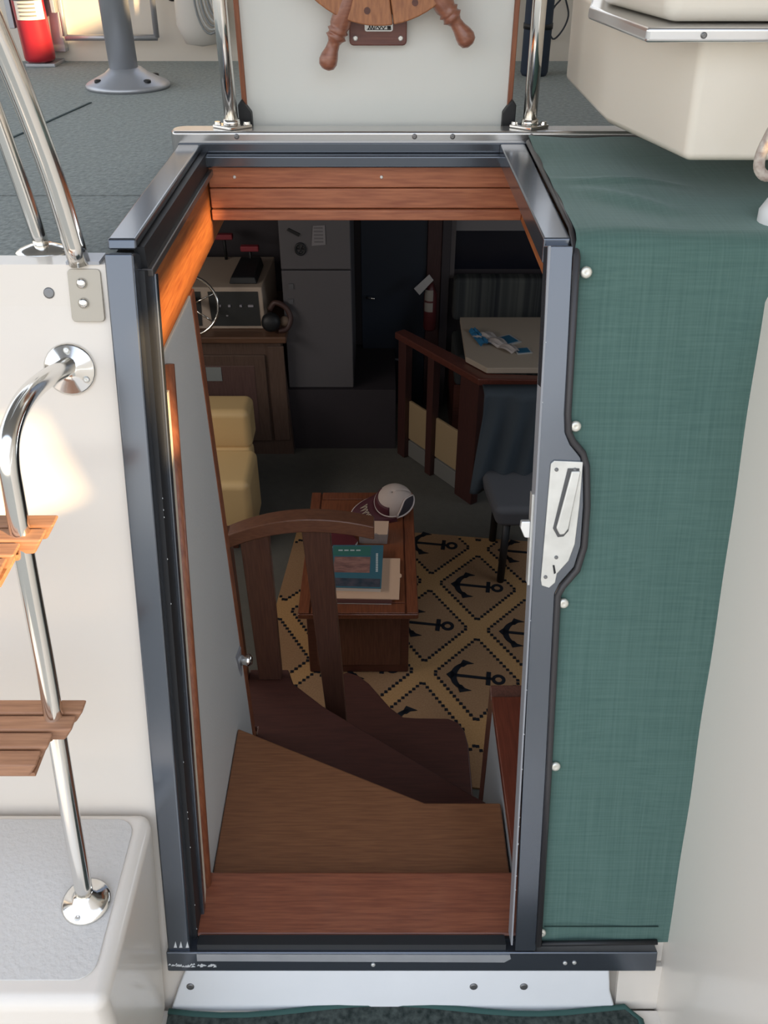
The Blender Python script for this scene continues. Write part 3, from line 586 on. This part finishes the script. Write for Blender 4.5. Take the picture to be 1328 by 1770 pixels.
for i in range(-7, 5):
    for j in range(-5, 5):
        if (i+j) % 2 == 0: continue
        c = C0+RA*i+RB*j
        pts = clip([c+RA*K, c+RB*K, c-RA*K, c-RB*K][::-1])
        if len(pts) >= 3: MB().flat([(p.x, p.y) for p in pts], ZC+.006, ZC+.0072).build('diamond', TAN2, rug)
        if inside(c, .06):
            o = bpy.data.objects.new('anchor_motif', AM); COL.objects.link(o); o.parent = rug; o.matrix_parent_inverse = rug.matrix_basis.inverted()
            o.location = (c.x-.01*0, c.y, ZC+.0072); o.rotation_euler = (0, 0, math.atan2(ux.y, ux.x)); o.scale = (1.0, 1.0, 1)
        cs = [c+RA*K, c+RB*K, c-RA*K, c-RB*K]
        for q in range(4):
            a, b = cs[q], cs[(q+1) % 4]
            for k in range(13):
                p = a+(b-a)*((k+.5)/13)
                if inside(p, .01):
                    e = .0062; dots.flat([(p.x-e, p.y-e), (p.x+e, p.y-e*.9), (p.x+e*.9, p.y+e), (p.x-e, p.y+e)], ZC+.006, ZC+.0084)
d = dots.build('dotted_lines', INK, rug); d['kind'] = 'stuff'
# coffee table
ct = thing('coffee_table', (-.09, 2.63, ZC), 'reddish wooden trunk coffee table standing on the anchor rug', 'coffee table')
TX0, TX1, TY0, TY1, TZ = -.300, .120, 2.262, 3.005, -2.05
MB().box(TX0, TX1, TY0, TY1, TZ-.030, TZ-.006).build('top_board', TABLEW, ct, bevel=.006, segs=3)
bw = .042
for (x0, x1, y0, y1) in ((TX0, TX0+bw, TY0, TY1), (TX1-bw, TX1, TY0, TY1), (TX0+bw+.003, TX1-bw-.003, TY0, TY0+bw+.01), (TX0+bw+.003, TX1-bw-.003, TY1-bw-.01, TY1)):
    MB().box(x0+.002, x1-.002, y0+.002, y1-.002, TZ-.006, TZ).build('top_border', TABLEW, ct, bevel=.002)
MB().box(TX0+bw+.004, TX1-bw-.004, TY0+bw+.014, TY1-bw-.014, TZ-.008, TZ-.001).build('top_panel', wood('table_panel', (.26, .085, .036), (.17, .05, .022), (14, 1, 14), .3, .3), ct, bevel=.001)
MB().box(TX0+.018, TX1-.028, TY0+.10, TY1-.10, ZC+.009, TZ-.030).build('base', DARKX, ct, bevel=.004)
MB().box(TX0+.05, TX1-.06, TY0+.094, TY0+.102, ZC+.05, TZ-.06).build('front_panel', DARKZ, ct, bevel=.003)
# things on the table
def sheet(name, poly, z0, z1, m, label, cat, group=None, bev=.0006):
    return tag(MB().flat(poly, z0, z1).build(name, m, bevel=bev), label, cat, group)
bk1 = thing('magazine', (-.08, 2.38, TZ), 'thin dark magazine with white pages lying under the cream folder', 'magazine')
MB().flat([(-.215, 2.312), (.025, 2.306), (.035, 2.52), (-.205, 2.52)], TZ+.0005, TZ+.006).build('pages', mat('page_white', (.62, .58, .52), .7), bk1)
MB().flat([(-.217, 2.310), (.027, 2.304), (.037, 2.52), (-.207, 2.52)], TZ+.006, TZ+.008).build('cover', mat('magazine_cover', (.09, .035, .03), .4), bk1)
fo = sheet('folder', [(-.205, 2.328), (.053, 2.322), (.058, 2.44), (.064, 2.445), (.064, 2.458), (.058, 2.463), (.060, 2.551), (-.195, 2.556)], TZ+.008, TZ+.012, mat('folder_cream', (.66, .43, .29), .6), 'cream paper folder lying under the blue book on the coffee table', 'folder')
bb = thing('paperback_book', (-.09, 2.49, TZ), 'blue paperback with a picture cover on top of the cream folder', 'book')
bz = TZ+.012
MB().flat([(-.198, 2.368), (-.012, 2.360), (-.004, 2.606), (-.19, 2.606)], bz, bz+.016).build('pages', MATS['page_white'], bb)
MB().flat([(-.200, 2.366), (-.010, 2.358), (-.002, 2.608), (-.192, 2.608)], bz+.016, bz+.018).build('cover', mat('book_blue', (.055, .155, .20), .35), bb)
cz = bz+.018
MB().flat([(-.19, 2.545), (-.05, 2.543), (-.048, 2.600), (-.188, 2.600)], cz, cz+.0005).build('green_band', mat('book_green', (.05, .17, .14), .35), bb)
MB().flat([(-.185, 2.448), (-.052, 2.444), (-.050, 2.535), (-.182, 2.538)], cz, cz+.0006).build('cover_picture', mat('book_picture', (.40, .21, .17), .4, noise=(25, .4, (1, 3, 1)), col2=(.16, .08, .075)), bb)
MB().flat([(-.196, 2.372), (-.014, 2.365), (-.013, 2.41), (-.195, 2.417)], cz, cz+.0005).build('photo_strip', mat('book_strip', (.10, .09, .11), .4, noise=(40, .4, one), col2=(.03, .05, .07)), bb)
mb = MB()
for k in range(11): mb.flat([(-.030, 2.45+k*.010), (-.022, 2.45+k*.010), (-.022, 2.457+k*.010), (-.030, 2.457+k*.010)], cz, cz+.0006)
for k in range(4): mb.flat([(-.17+k*.022, 2.572), (-.154+k*.022, 2.572), (-.154+k*.022, 2.579), (-.17+k*.022, 2.579)], cz+.0005, cz+.0009)
o = mb.build('title_lettering', mat('book_print', (.55, .60, .60), .5), bb)
rbk = thing('red_notebook', (-.16, 2.67, TZ), 'dark red notebook lying behind the blue paperback', 'notebook')
MB().flat([(-.235, 2.622), (-.118, 2.618), (-.112, 2.625), (-.10, 2.655), (-.145, 2.735), (-.235, 2.74)], TZ+.0005, TZ+.012).build('pages', MATS['page_white'], rbk)
MB().flat([(-.235, 2.624), (-.118, 2.620), (-.112, 2.626), (-.10, 2.656), (-.145, 2.736), (-.235, 2.741)], TZ+.012, TZ+.015).build('cover', mat('notebook_red', (.11, .022, .028), .4), rbk)
cb = thing('carton', (-.035, 2.69, TZ), 'small cream carton with a torn flap beside the cap on the coffee table', 'carton')
MB().flat([(-.095, 2.655), (.012, 2.652), (.018, 2.735), (-.083, 2.738)], TZ+.0005, TZ+.046).build('body', mat('carton_grey', (.34, .28, .25), .6, noise=(30, .5, one), col2=(.22, .19, .19)), cb, bevel=.001)
MB().flat([(-.096, 2.654), (-.05, 2.651), (-.03, 2.660), (-.02, 2.651), (.013, 2.651), (.019, 2.736), (-.084, 2.739)], TZ+.046, TZ+.048).build('flap', mat('carton_cream', (.66, .45, .32), .6), cb)
# cap
cp = thing('cap', (0, 2.85, TZ), 'white and burgundy cap with piped brim lying on the far end of the coffee table', 'cap')
HX, HY, HZ = .040, 2.855, TZ+.056
CAPW = mat('cap_cloth', (.52, .42, .37), .8); BURG = mat('cap_burgundy', (.075, .014, .022), .6); PIPE = mat('cap_piping', (.62, .52, .48), .6)
tl = Matrix.Rotation(R(26), 3, 'X') @ Matrix.Rotation(R(-6), 3, 'Y') @ Matrix.Rotation(R(18), 3, 'Z')
def hp_(v): return Vector((HX, HY, HZ))+tl @ Vector(v)
MB().grid(lambda u, v: hp_((.076*math.cos(R(360*u))*math.cos(R(88*v)), .070*math.sin(R(360*u))*math.cos(R(88*v)), .078*math.sin(R(88*v)))), 28, 8).build('crown', CAPW, cp, smooth=True, solid=.002)
MB().grid(lambda u, v: hp_((.0775*math.cos(R(120+120*u))*math.cos(R(40*v)), .0715*math.sin(R(120+120*u))*math.cos(R(40*v)), .0795*math.sin(R(40*v)))), 16, 5).build('front_panel', BURG, cp, smooth=True, solid=.002)
MB().grid(lambda u, v: hp_((.076*math.cos(R(100+160*u))-(.105*v)*math.sin(math.pi*u)**.6, .071*math.sin(R(100+160*u))*(1+.04*v), -.012*v*v-.018*v*(2*u-1)**2)), 18, 6).build('brim', BURG, cp, smooth=True, solid=.003)
MB().tube([hp_((.076*math.cos(R(100+160*u/20))-.105*max(0, math.sin(math.pi*u/20))**.6, .0738*math.sin(R(100+160*u/20)), -.012-.018*(2*u/20-1)**2)) for u in range(21)], .0028, 6).build('piping', PIPE, cp, smooth=True)
MB().grid(lambda u, v: hp_((.0785*math.cos(R(95+170*u)), .0725*math.sin(R(95+170*u)), .002+.012*v)), 20, 1).build('band', PIPE, cp, smooth=True, solid=.002)
def opn(u, v, k=1.035):
    a = -98+96*u; e = 44*math.sin(math.pi*u)**.7*v
    return hp_((.076*k*math.cos(R(a))*math.cos(R(e)), .070*k*math.sin(R(a))*math.cos(R(e)), .002+.078*k*math.sin(R(e))))
MB().grid(opn, 16, 5).build('back_opening', mat('cap_inside', (.035, .028, .035), .8), cp, smooth=True)
MB().tube([opn(u/20, 1, 1.045) for u in range(21)], .003, 6).build('opening_edge', PIPE, cp, smooth=True)
MB().tube([opn(u/20, 0, 1.05) for u in range(21)], .004, 6).build('back_strap', PIPE, cp, smooth=True)
mb = MB()
for k in range(5):
    a = 158+11*k; mb.tube([hp_((.079*math.cos(R(a))-.030, .070*math.sin(R(a)), .004)), hp_((.079*math.cos(R(a+5))-.060, .070*math.sin(R(a+5)), .000)), hp_((.079*math.cos(R(a+7))-.030, .070*math.sin(R(a+7)), .004))], .0016, 5)
mb.build('embroidery', mat('cap_thread', (.72, .60, .45), .6), cp)

# armchair
ac = thing('armchair', (-.85, 3.35, ZC), 'cream vinyl armchair half hidden behind the stair lining', 'armchair')
MB().box(-1.30, -.575, 3.10, 3.40, ZC+.06, -2.075).build('near_arm', CREAM, ac, bevel=.035, segs=5)
MB().box(-1.30, -.605, 3.42, 3.52, ZC+.05, -2.10).build('seat_base', CREAM, ac, bevel=.03, segs=4)
MB().box(-1.30, -.605, 3.44, 3.62, -2.12, -1.915).build('far_arm', CREAM, ac, bevel=.035, segs=5)
MB().box(-1.42, -1.22, 3.10, 3.62, ZC+.06, -1.75).build('backrest', CREAM, ac, bevel=.04, segs=5)
MB().box(-1.25, -.66, 3.14, 3.58, ZC, ZC+.06).build('foot_frame', DARKX, ac)
# counter with console
co = thing('counter_cabinet', (-.85, 4.2, ZC), 'wooden cabinet below the inside steering console', 'cabinet')
MB().prism([(-1.55, 3.95, ZC), (-.475, 3.95, ZC), (-.475, 4.018, ZC), (-1.55, 4.018, ZC)], [(-1.55, 3.95, -1.80), (-.505, 3.95, -1.80), (-.505, 4.018, -1.80), (-1.55, 4.018, -1.80)]).build('body', CABINET, co)
MB().flat([(-1.57, 3.905), (-.47, 3.905), (-.47, 4.016), (-.49, 4.016), (-.49, 4.5), (-1.57, 4.5)], -1.80, -1.765).build('worktop', wood('counter_edge', (.17, .085, .05), (.12, .06, .036), (1, 14, 14), .4, .2), co, bevel=.008, segs=3)
dd = MB().box(-1.16, -.585, 3.935, 3.95, -2.36, -1.875).build('door', CABINET, co, bevel=.003)
MB().box(-1.10, -.64, 3.931, 3.936, -2.30, -1.93).build('door_panel', wood('door_panel', (.16, .092, .08), (.12, .068, .06), (14, 14, 1), .45, .1), dd, bevel=.003)
MB().box(-.57, -.49, 3.940, 3.95, -2.36, -1.83).build('stile', CABINET, co, bevel=.003)
nt_ = MB().box(-.880, -.805, 3.9275, 3.930, -2.01, -1.935).build('paper_note', mat('note_paper', (.30, .32, .31), .7)); tag(nt_, 'small pale paper note stuck on the cabinet door', 'note')
ic = thing('inside_console', (-.85, 4.15, -1.765), 'cream instrument console with a black switch panel on the wooden cabinet', 'console')
CONS = mat('console_cream', (.50, .40, .32), .5)
MB().prism([(-1.35, 4.00, -1.765), (-.575, 4.00, -1.765), (-.560, 4.40, -1.765), (-1.35, 4.40, -1.765)], [(-1.35, 4.03, -1.565), (-.585, 4.03, -1.565), (-.560, 4.40, -1.545), (-1.35, 4.40, -1.545)]).build('housing', CONS, ic, bevel=.006)
sp_ = MB().prism([(-.835, 3.998, -1.748), (-.600, 3.998, -1.748), (-.600, 4.01, -1.748), (-.835, 4.01, -1.748)], [(-.845, 4.023, -1.585), (-.605, 4.023, -1.585), (-.605, 4.04, -1.585), (-.845, 4.04, -1.585)]).build('switch_panel', mat('switch_black', (.022, .024, .024), .5), ic)
MB().prism([(-1.30, 3.998, -1.748), (-.885, 3.998, -1.748), (-.885, 4.01, -1.748), (-1.30, 4.01, -1.748)], [(-1.30, 4.023, -1.585), (-.880, 4.023, -1.585), (-.880, 4.04, -1.585), (-1.30, 4.04, -1.585)]).build('gauge_panel', MATS['switch_black'], ic)
DOT = mat('switch_dot', (.40, .38, .42), .4)
for x, z, w in ((-.79, -1.65, .005), (-.745, -1.65, .006), (-.69, -1.65, .006), (-.642, -1.65, .013), (-.76, -1.70, .005)):
    MB().box(x-w, x+w, 4.005, 4.018, z-.005, z+.005).build('switch', DOT, sp_, bevel=.001)
lev = thing('throttle_box', (-.66, 4.2, -1.56), 'dark control box with red topped levers on the inside console', 'controls')
MB().prism([(-.745, 4.06, -1.561), (-.61, 4.06, -1.561), (-.60, 4.28, -1.550), (-.72, 4.28, -1.550)], [(-.735, 4.07, -1.53), (-.62, 4.07, -1.53), (-.61, 4.27, -1.50), (-.71, 4.27, -1.50)]).build('housing', BLACK, lev, bevel=.005)
REDL = mat('lever_red', (.30, .035, .05), .5)
for x, y, z in ((-.66, 4.26, -1.455), (-.80, 4.36, -1.43)):
    h = MB().tube([(x, y, -1.545), (x, y-.005, z)], .008, 8).build('lever', BLACK, lev, smooth=True)
    MB().box(x-.045, x+.045, y-.02, y+.015, z-.012, z+.016).build('lever_grip', REDL, h, bevel=.006)
iw = bpy.data.objects.new('steering_wheel', None); COL.objects.link(iw); iw.parent = ic; iw.matrix_parent_inverse = ic.matrix_basis.inverted()
WQ = Vector((-.905, 3.86, -1.588)); wr = .135; tv = Vector((0, .25, 1)).normalized()
MB().tube([WQ+Vector((1, 0, 0))*wr*math.cos(R(t))+tv*wr*math.sin(R(t)) for t in range(0, 360, 10)], .007, 10, closed=True).build('rim', STEEL, iw, smooth=True)
MB().lathe([(.025, 0), (.025, .02), (.012, .15), (0, .15)], WQ, (0, 1, -.2), 16).build('hub', STEEL, iw, smooth=True)
for a in (25, 155, 270, 325): MB().tube([WQ, WQ+Vector((1, 0, 0))*wr*math.cos(R(a))+tv*wr*math.sin(R(a))], .004, 8).build('spoke', STEEL, iw, smooth=True)
wn = thing('headset', (-.51, 4.06, -1.765), 'black round gear lying at the right end of the wooden counter', 'gear')
MB().lathe([(.035, 0), (.045, .01), (.045, .04), (.03, .055), (0, .055)], (-.545, 3.97, -1.71), (.1, -1, .2), 18).build('body', BLACK, wn, smooth=True)
MB().tube(spline([(-.55, 3.99, -1.66), (-.52, 3.99, -1.625), (-.47, 3.985, -1.65), (-.45, 3.975, -1.70), (-.47, 3.96, -1.745), (-.51, 3.95, -1.752)], 5), .013, 10).build('band', mat('headset_brown', (.07, .035, .03), .5), wn, smooth=True)
MB().lathe([(.022, 0), (.026, .02), (.01, .03), (0, .03)], (-.48, 3.985, -1.715), (0, -1, .2), 14).build('pad', mat('pad_tan', (.20, .14, .10), .6), wn, smooth=True)
# fridge
fg = thing('fridge', (-.30, 4.3, -2.10), 'tall pale grey fridge freezer beside the cabin door', 'fridge')
MB().box(-.485, -.155, 4.045, 4.5, -2.10, -.9).build('body', FRIDGE, fg)
MB().box(-.485, -.155, 4.02, 4.043, -2.095, -1.480).build('lower_door', FRIDGE, fg, bevel=.005)
MB().box(-.485, -.155, 4.02, 4.043, -1.474, -.9).build('upper_door', FRIDGE, fg, bevel=.005)
MB().upright([(-.445, -1.288), (-.437, -1.278), (-.385, -1.305), (-.393, -1.317)], 4.012, 4.02).build('door_catch', BLACK, fg)
for k, (x, z) in enumerate(((-.443, -1.555), (-.448, -1.63))): MB().box(x-.012, x+.012, 4.014, 4.02, z-.012, z+.012).build('clip', mat('clip_grey', (.12, .12, .13), .5), fg)
mg = thing('magnet', (-.39, 4.015, -1.375), 'round dark wheel shaped magnet on the upper fridge door', 'magnet')
MB().tube([(-.388+.022*math.cos(R(t)), 4.015, -1.375+.026*math.sin(R(t))) for t in range(0, 360, 20)], .0055, 8, closed=True).build('ring', BLACK, mg, smooth=True)
for a in (0, 60, 120): MB().tube([(-.388-.022*math.cos(R(a)), 4.016, -1.375-.026*math.sin(R(a))), (-.388+.022*math.cos(R(a)), 4.016, -1.375+.026*math.sin(R(a)))], .0035, 6).build('spoke', BLACK, mg)
ns = thing('fridge_note', (-.30, 4.017, -1.31), 'faded grey printed note on the upper fridge door', 'note')
MB().upright([(-.335, -1.360), (-.270, -1.355), (-.270, -1.265), (-.325, -1.268)], 4.016, 4.019).build('sheet', mat('faded_note', (.24, .225, .235), .7), ns)
for k in range(5): MB().box(-.322, -.280, 4.0150, 4.0165, -1.345+k*.016, -1.338+k*.016).build('print_line', mat('note_print', (.15, .14, .15), .7), ns)
# inner door
idr = thing('door_2', (.1, 4.48, ZC), 'dark navy cabin door between the fridge and the dinette', 'door', kind='structure')
NAVYD = mat('dark_door', (.018, .026, .042), .45)
MB().box(-.12, .225, 4.50, 4.545, -2.45, -.7).build('leaf', NAVYD, idr, bevel=.003)
MB().box(.225, .30, 4.48, 4.545, -2.45, -.7).build('jamb', wood('jamb_wood', (.07, .035, .035), (.045, .022, .022), (14, 14, 1)), idr, bevel=.004)
MB().box(.300, .345, 4.47, 4.545, -2.45, -.7).build('jamb', CABWALL, idr, bevel=.004)
MB().tube([(-.095, 4.49, -1.80), (-.05, 4.47, -1.80)], .007, 8).build('handle', STEEL, idr, smooth=True)
MB().tube([(.05, 4.49, -2.16), (.10, 4.475, -2.16)], .006, 8).build('handle', BRUSHED, idr, smooth=True)
ie = thing('cabin_extinguisher', (.25, 4.40, -1.80), 'small dark extinguisher with pale labels hanging beside the cabin door', 'fire extinguisher')
MB().lathe([(.03, 0), (.034, .01), (.034, .2), (.02, .23), (.012, .26), (0, .26)], (.245, 4.42, -1.95), (0, 0, 1), 18).build('cylinder', mat('dull_red', (.10, .02, .022), .4), ie, smooth=True)
for z0, z1 in ((-1.84, -1.79), (-1.78, -1.72)):
    MB().grid(lambda u, v: (.245+.0355*math.sin(R(-60+80*u)), 4.42-.0355*math.cos(R(-60+80*u)), z0+v*(z1-z0)), 8, 1).build('label', mat('old_label', (.30, .27, .24), .7), ie, smooth=True)
tg = MB().upright([(.155, -1.70), (.185, -1.735), (.255, -1.655), (.232, -1.625)], 4.36, 4.363).build('paper_tag', mat('tag_paper', (.42, .41, .41), .7)); tag(tg, 'tilted white paper tag hanging beside the cabin door', 'tag')
# balustrade
ba = thing('balustrade', (.24, 3.75, ZC), 'low reddish wooden balustrade in front of the dinette', 'balustrade')
BAW = wood('balustrade_wood', (.075, .027, .023), (.05, .019, .017), (14, 14, 1), .4, .2)
Pa = Vector((.105, 3.945, 0)); Pb = Vector((.405, 3.535, 0)); bd_ = (Pb-Pa).normalized(); bn_ = Vector((-bd_.y, bd_.x, 0))
def bpost(t0, t1, z0, z1, m, name, th=.022, off=0):
    a = Pa+bd_*t0; b = Pa+bd_*t1; n_ = bn_*th; oo = bn_*off
    ring = [a-n_+oo, b-n_+oo, b+n_+oo, a+n_+oo]
    return MB().prism([(p.x, p.y, z0) for p in ring], [(p.x, p.y, z1) for p in ring]).build(name, m, ba, bevel=.004)
LB = (Pb-Pa).length
for t0, t1 in ((-.03, .03), (.20, .245), (LB-.07, LB+.055)): bpost(t0, t1, ZC, -1.785, BAW, 'post')
mb = MB(); a = Pa-bd_*.05; b = Pb+bd_*.06
ring = [a-bn_*.03, b-bn_*.03, Vector((.74, 3.455, 0)), Vector((.74, 3.50, 0)), b+bn_*.03+Vector((.02, .02, 0)), a+bn_*.03]
mb.prism([(p.x, p.y, -1.80) for p in ring], [(p.x, p.y, -1.765) for p in ring]).build('top_rail', wood('rail_red', (.13, .038, .026), (.085, .025, .018), (8, 8, 8), .35, .3), ba, bevel=.006, segs=3)
CUSH = mat('tan_panel', (.38, .27, .15), .7)
for t0, t1 in ((.03, .20), (.245, LB-.07)):
    bpost(t0, t1, ZC+.11, -2.12, CUSH, 'infill_panel', .008, .012); bpost(t0, t1, ZC+.005, ZC+.10, mat('panel_grey', (.20, .195, .18), .7), 'kick_panel', .008, .012)
# dinette
dt = thing('dinette_table', (.65, 3.8, ZC), 'cream topped dinette table beyond the balustrade', 'table')
MB().flat([(.455, 3.515), (1.4, 3.515), (1.4, 4.075), (.375, 4.075), (.370, 3.63)], -1.762, -1.735).build('tabletop', mat('laminate_cream', (.42, .35, .28), .45), dt, bevel=.003)
MB().lathe([(.12, 0), (.12, .02), (.04, .05), (.04, .688), (0, .688)], (.80, 3.85, ZC), (0, 0, 1), 20).build('leg', BRUSHED, dt, smooth=True)
zt = -1.735
pk = thing('packet', (.47, 3.78, zt), 'crumpled clear and white packet with a blue end on the dinette table', 'packet')
def crum(x0, y0, x1, y1, w0, w1, h, ph):
    a = Vector((x0, y0, 0)); b = Vector((x1, y1, 0)); t_ = (b-a).normalized(); n_ = Vector((-t_.y, t_.x, 0))
    return lambda u, v: a+(b-a)*u+n_*((v-.5)*(w0+(w1-w0)*u))+Vector((0, 0, zt+.003+h*abs(math.sin(u*9+ph)*math.sin(v*7+ph*2))+h*.8*math.sin(math.pi*v)))
MB().grid(crum(.455, 3.86, .60, 3.665, .10, .05, .012, .5), 14, 8).build('wrapper', mat('packet_white', (.48, .43, .41), .4), pk, solid=.001)
MB().grid(crum(.425, 3.90, .475, 3.735, .045, .06, .012, 1.5), 10, 6).build('blue_end', mat('packet_blue', (.03, .16, .32), .4), pk, solid=.001)
for i, (x, y, w, h_, rz, lab) in enumerate(((.575, 3.80, .075, .075, .5, 'larger blue and white sachet on the dinette table'), (.635, 3.685, .055, .045, .2, 'smaller blue sachet near the front edge of the dinette table'))):
    t = thing('sachet', (x, y, zt), lab, 'sachet', 'sachets on the dinette table')
    c_, s_ = math.cos(rz), math.sin(rz); q = lambda a, b: (x+a*c_-b*s_, y+a*s_+b*c_)
    MB().flat([q(-w*.65, -h_*.65), q(w*.65, -h_*.65), q(w*.65, h_*.65), q(-w*.65, h_*.65)], zt+.0005, zt+.004).build('paper', mat('sachet_white', (.42, .42, .42), .5), t)
    MB().flat([q(-w*.5, -h_*.5), q(w*.5, -h_*.5), q(w*.5, h_*.5), q(-w*.5, h_*.5)], zt+.004, zt+.006).build('print', mat('sachet_blue', (.02, .12, .22), .4), t)
# settee
se = thing('settee', (.8, 4.4, ZC), 'dinette settee with a dark striped backrest', 'settee')
def stripes():
    m = mat('striped_fabric', (.075, .08, .085), .9, spec=.1); n = m.node_tree.nodes; l = m.node_tree.links
    tc = n.new('ShaderNodeTexCoord'); w = n.new('ShaderNodeTexNoise'); w.inputs['Scale'].default_value = 1; w.inputs['Detail'].default_value = 4
    mpn = n.new('ShaderNodeMapping'); mpn.inputs['Scale'].default_value = (26, .05, .05); l.new(tc.outputs['Object'], mpn.inputs[0]); l.new(mpn.outputs[0], w.inputs['Vector'])
    rp = n.new('ShaderNodeValToRGB'); rp.color_ramp.elements[0].position = .36; rp.color_ramp.elements[1].position = .64
    rp.color_ramp.elements[0].color = (.03, .034, .04, 1); rp.color_ramp.elements[1].color = (.10, .105, .10, 1)
    l.new(w.outputs['Fac'], rp.inputs[0]); l.new(rp.outputs[0], n['Principled BSDF'].inputs['Base Color']); return m
STRIPE = stripes()
MB().box(.365, 1.6, 4.40, 4.50, -1.90, -1.665).build('backrest', STRIPE, se, bevel=.025, segs=4)
MB().box(.365, 1.6, 4.08, 4.42, -2.12, -1.95).build('seat_cushion', STRIPE, se, bevel=.025, segs=4)
MB().box(.365, 1.6, 4.10, 4.50, ZC, -2.12).build('base', DARKX, se)
wn_ = thing('window_1', (.8, 4.53, -1.55), 'dark curtained cabin window with pale surround above the settee', 'window', kind='structure')
MB().box(.352, 1.6, 4.53, 4.55, -1.455, -1.30).build('surround', mat('pale_surround', (.20, .19, .20), .6), wn_)
MB().box(.345, .372, 4.51, 4.55, -1.70, -1.30).build('side_frame', mat('frame_grey', (.14, .12, .12), .6), wn_)
MB().box(.372, 1.6, 4.535, 4.55, -1.66, -1.455).build('pane', mat('dark_glass', (.012, .013, .022), .2), wn_)
# chair with draped cloth
ch = thing('dining_chair', (.58, 3.1, ZC), 'dark upholstered chair on a black leg at the end of the dinette', 'chair')
SEATM = mat('chair_grey', (.085, .088, .10), .75)
MB().prism([(.46, 2.86, -2.13), (.86, 2.86, -2.13), (.86, 3.22, -2.13), (.42, 3.22, -2.13)], [(.44, 2.85, -2.03), (.87, 2.85, -2.03), (.87, 3.22, -2.02), (.40, 3.22, -2.02)]).build('seat', SEATM, ch, bevel=.03, segs=4)
MB().box(.42, .86, 3.17, 3.25, -2.03, -1.70).build('backrest', SEATM, ch, bevel=.03, segs=4)
for x, y in ((.505, 2.90), (.82, 2.90), (.50, 3.19), (.82, 3.19)):
    MB().tube([(x, y, -2.12), (x-.004, y, ZC+.0092)], .016, 12).build('leg', BLACK, ch, smooth=True)
dcl = MB().grid(lambda u, v: (lambda x, fold: (x-.045*max(0, v-.3)*(1-u)*1.2, 3.155-.012-.05*max(0, v-.15)+.014*fold if v > .1 else 3.155+.10*(.1-v)*10-.02, -1.672-.50*max(0, v-.1)*(1-.10*u)-.004*(.1-min(v, .1))+.0))(.405+.47*u, math.sin(u*34+v*3)*min(1, v*2)+.5*math.sin(u*13)), 60, 24).build('draped_cloth', mat('slate_cloth', (.055, .068, .082), .9, spec=.1), smooth=True, solid=.003)
tag(dcl, 'slate blue cloth hanging in folds over the chair back', 'cloth')
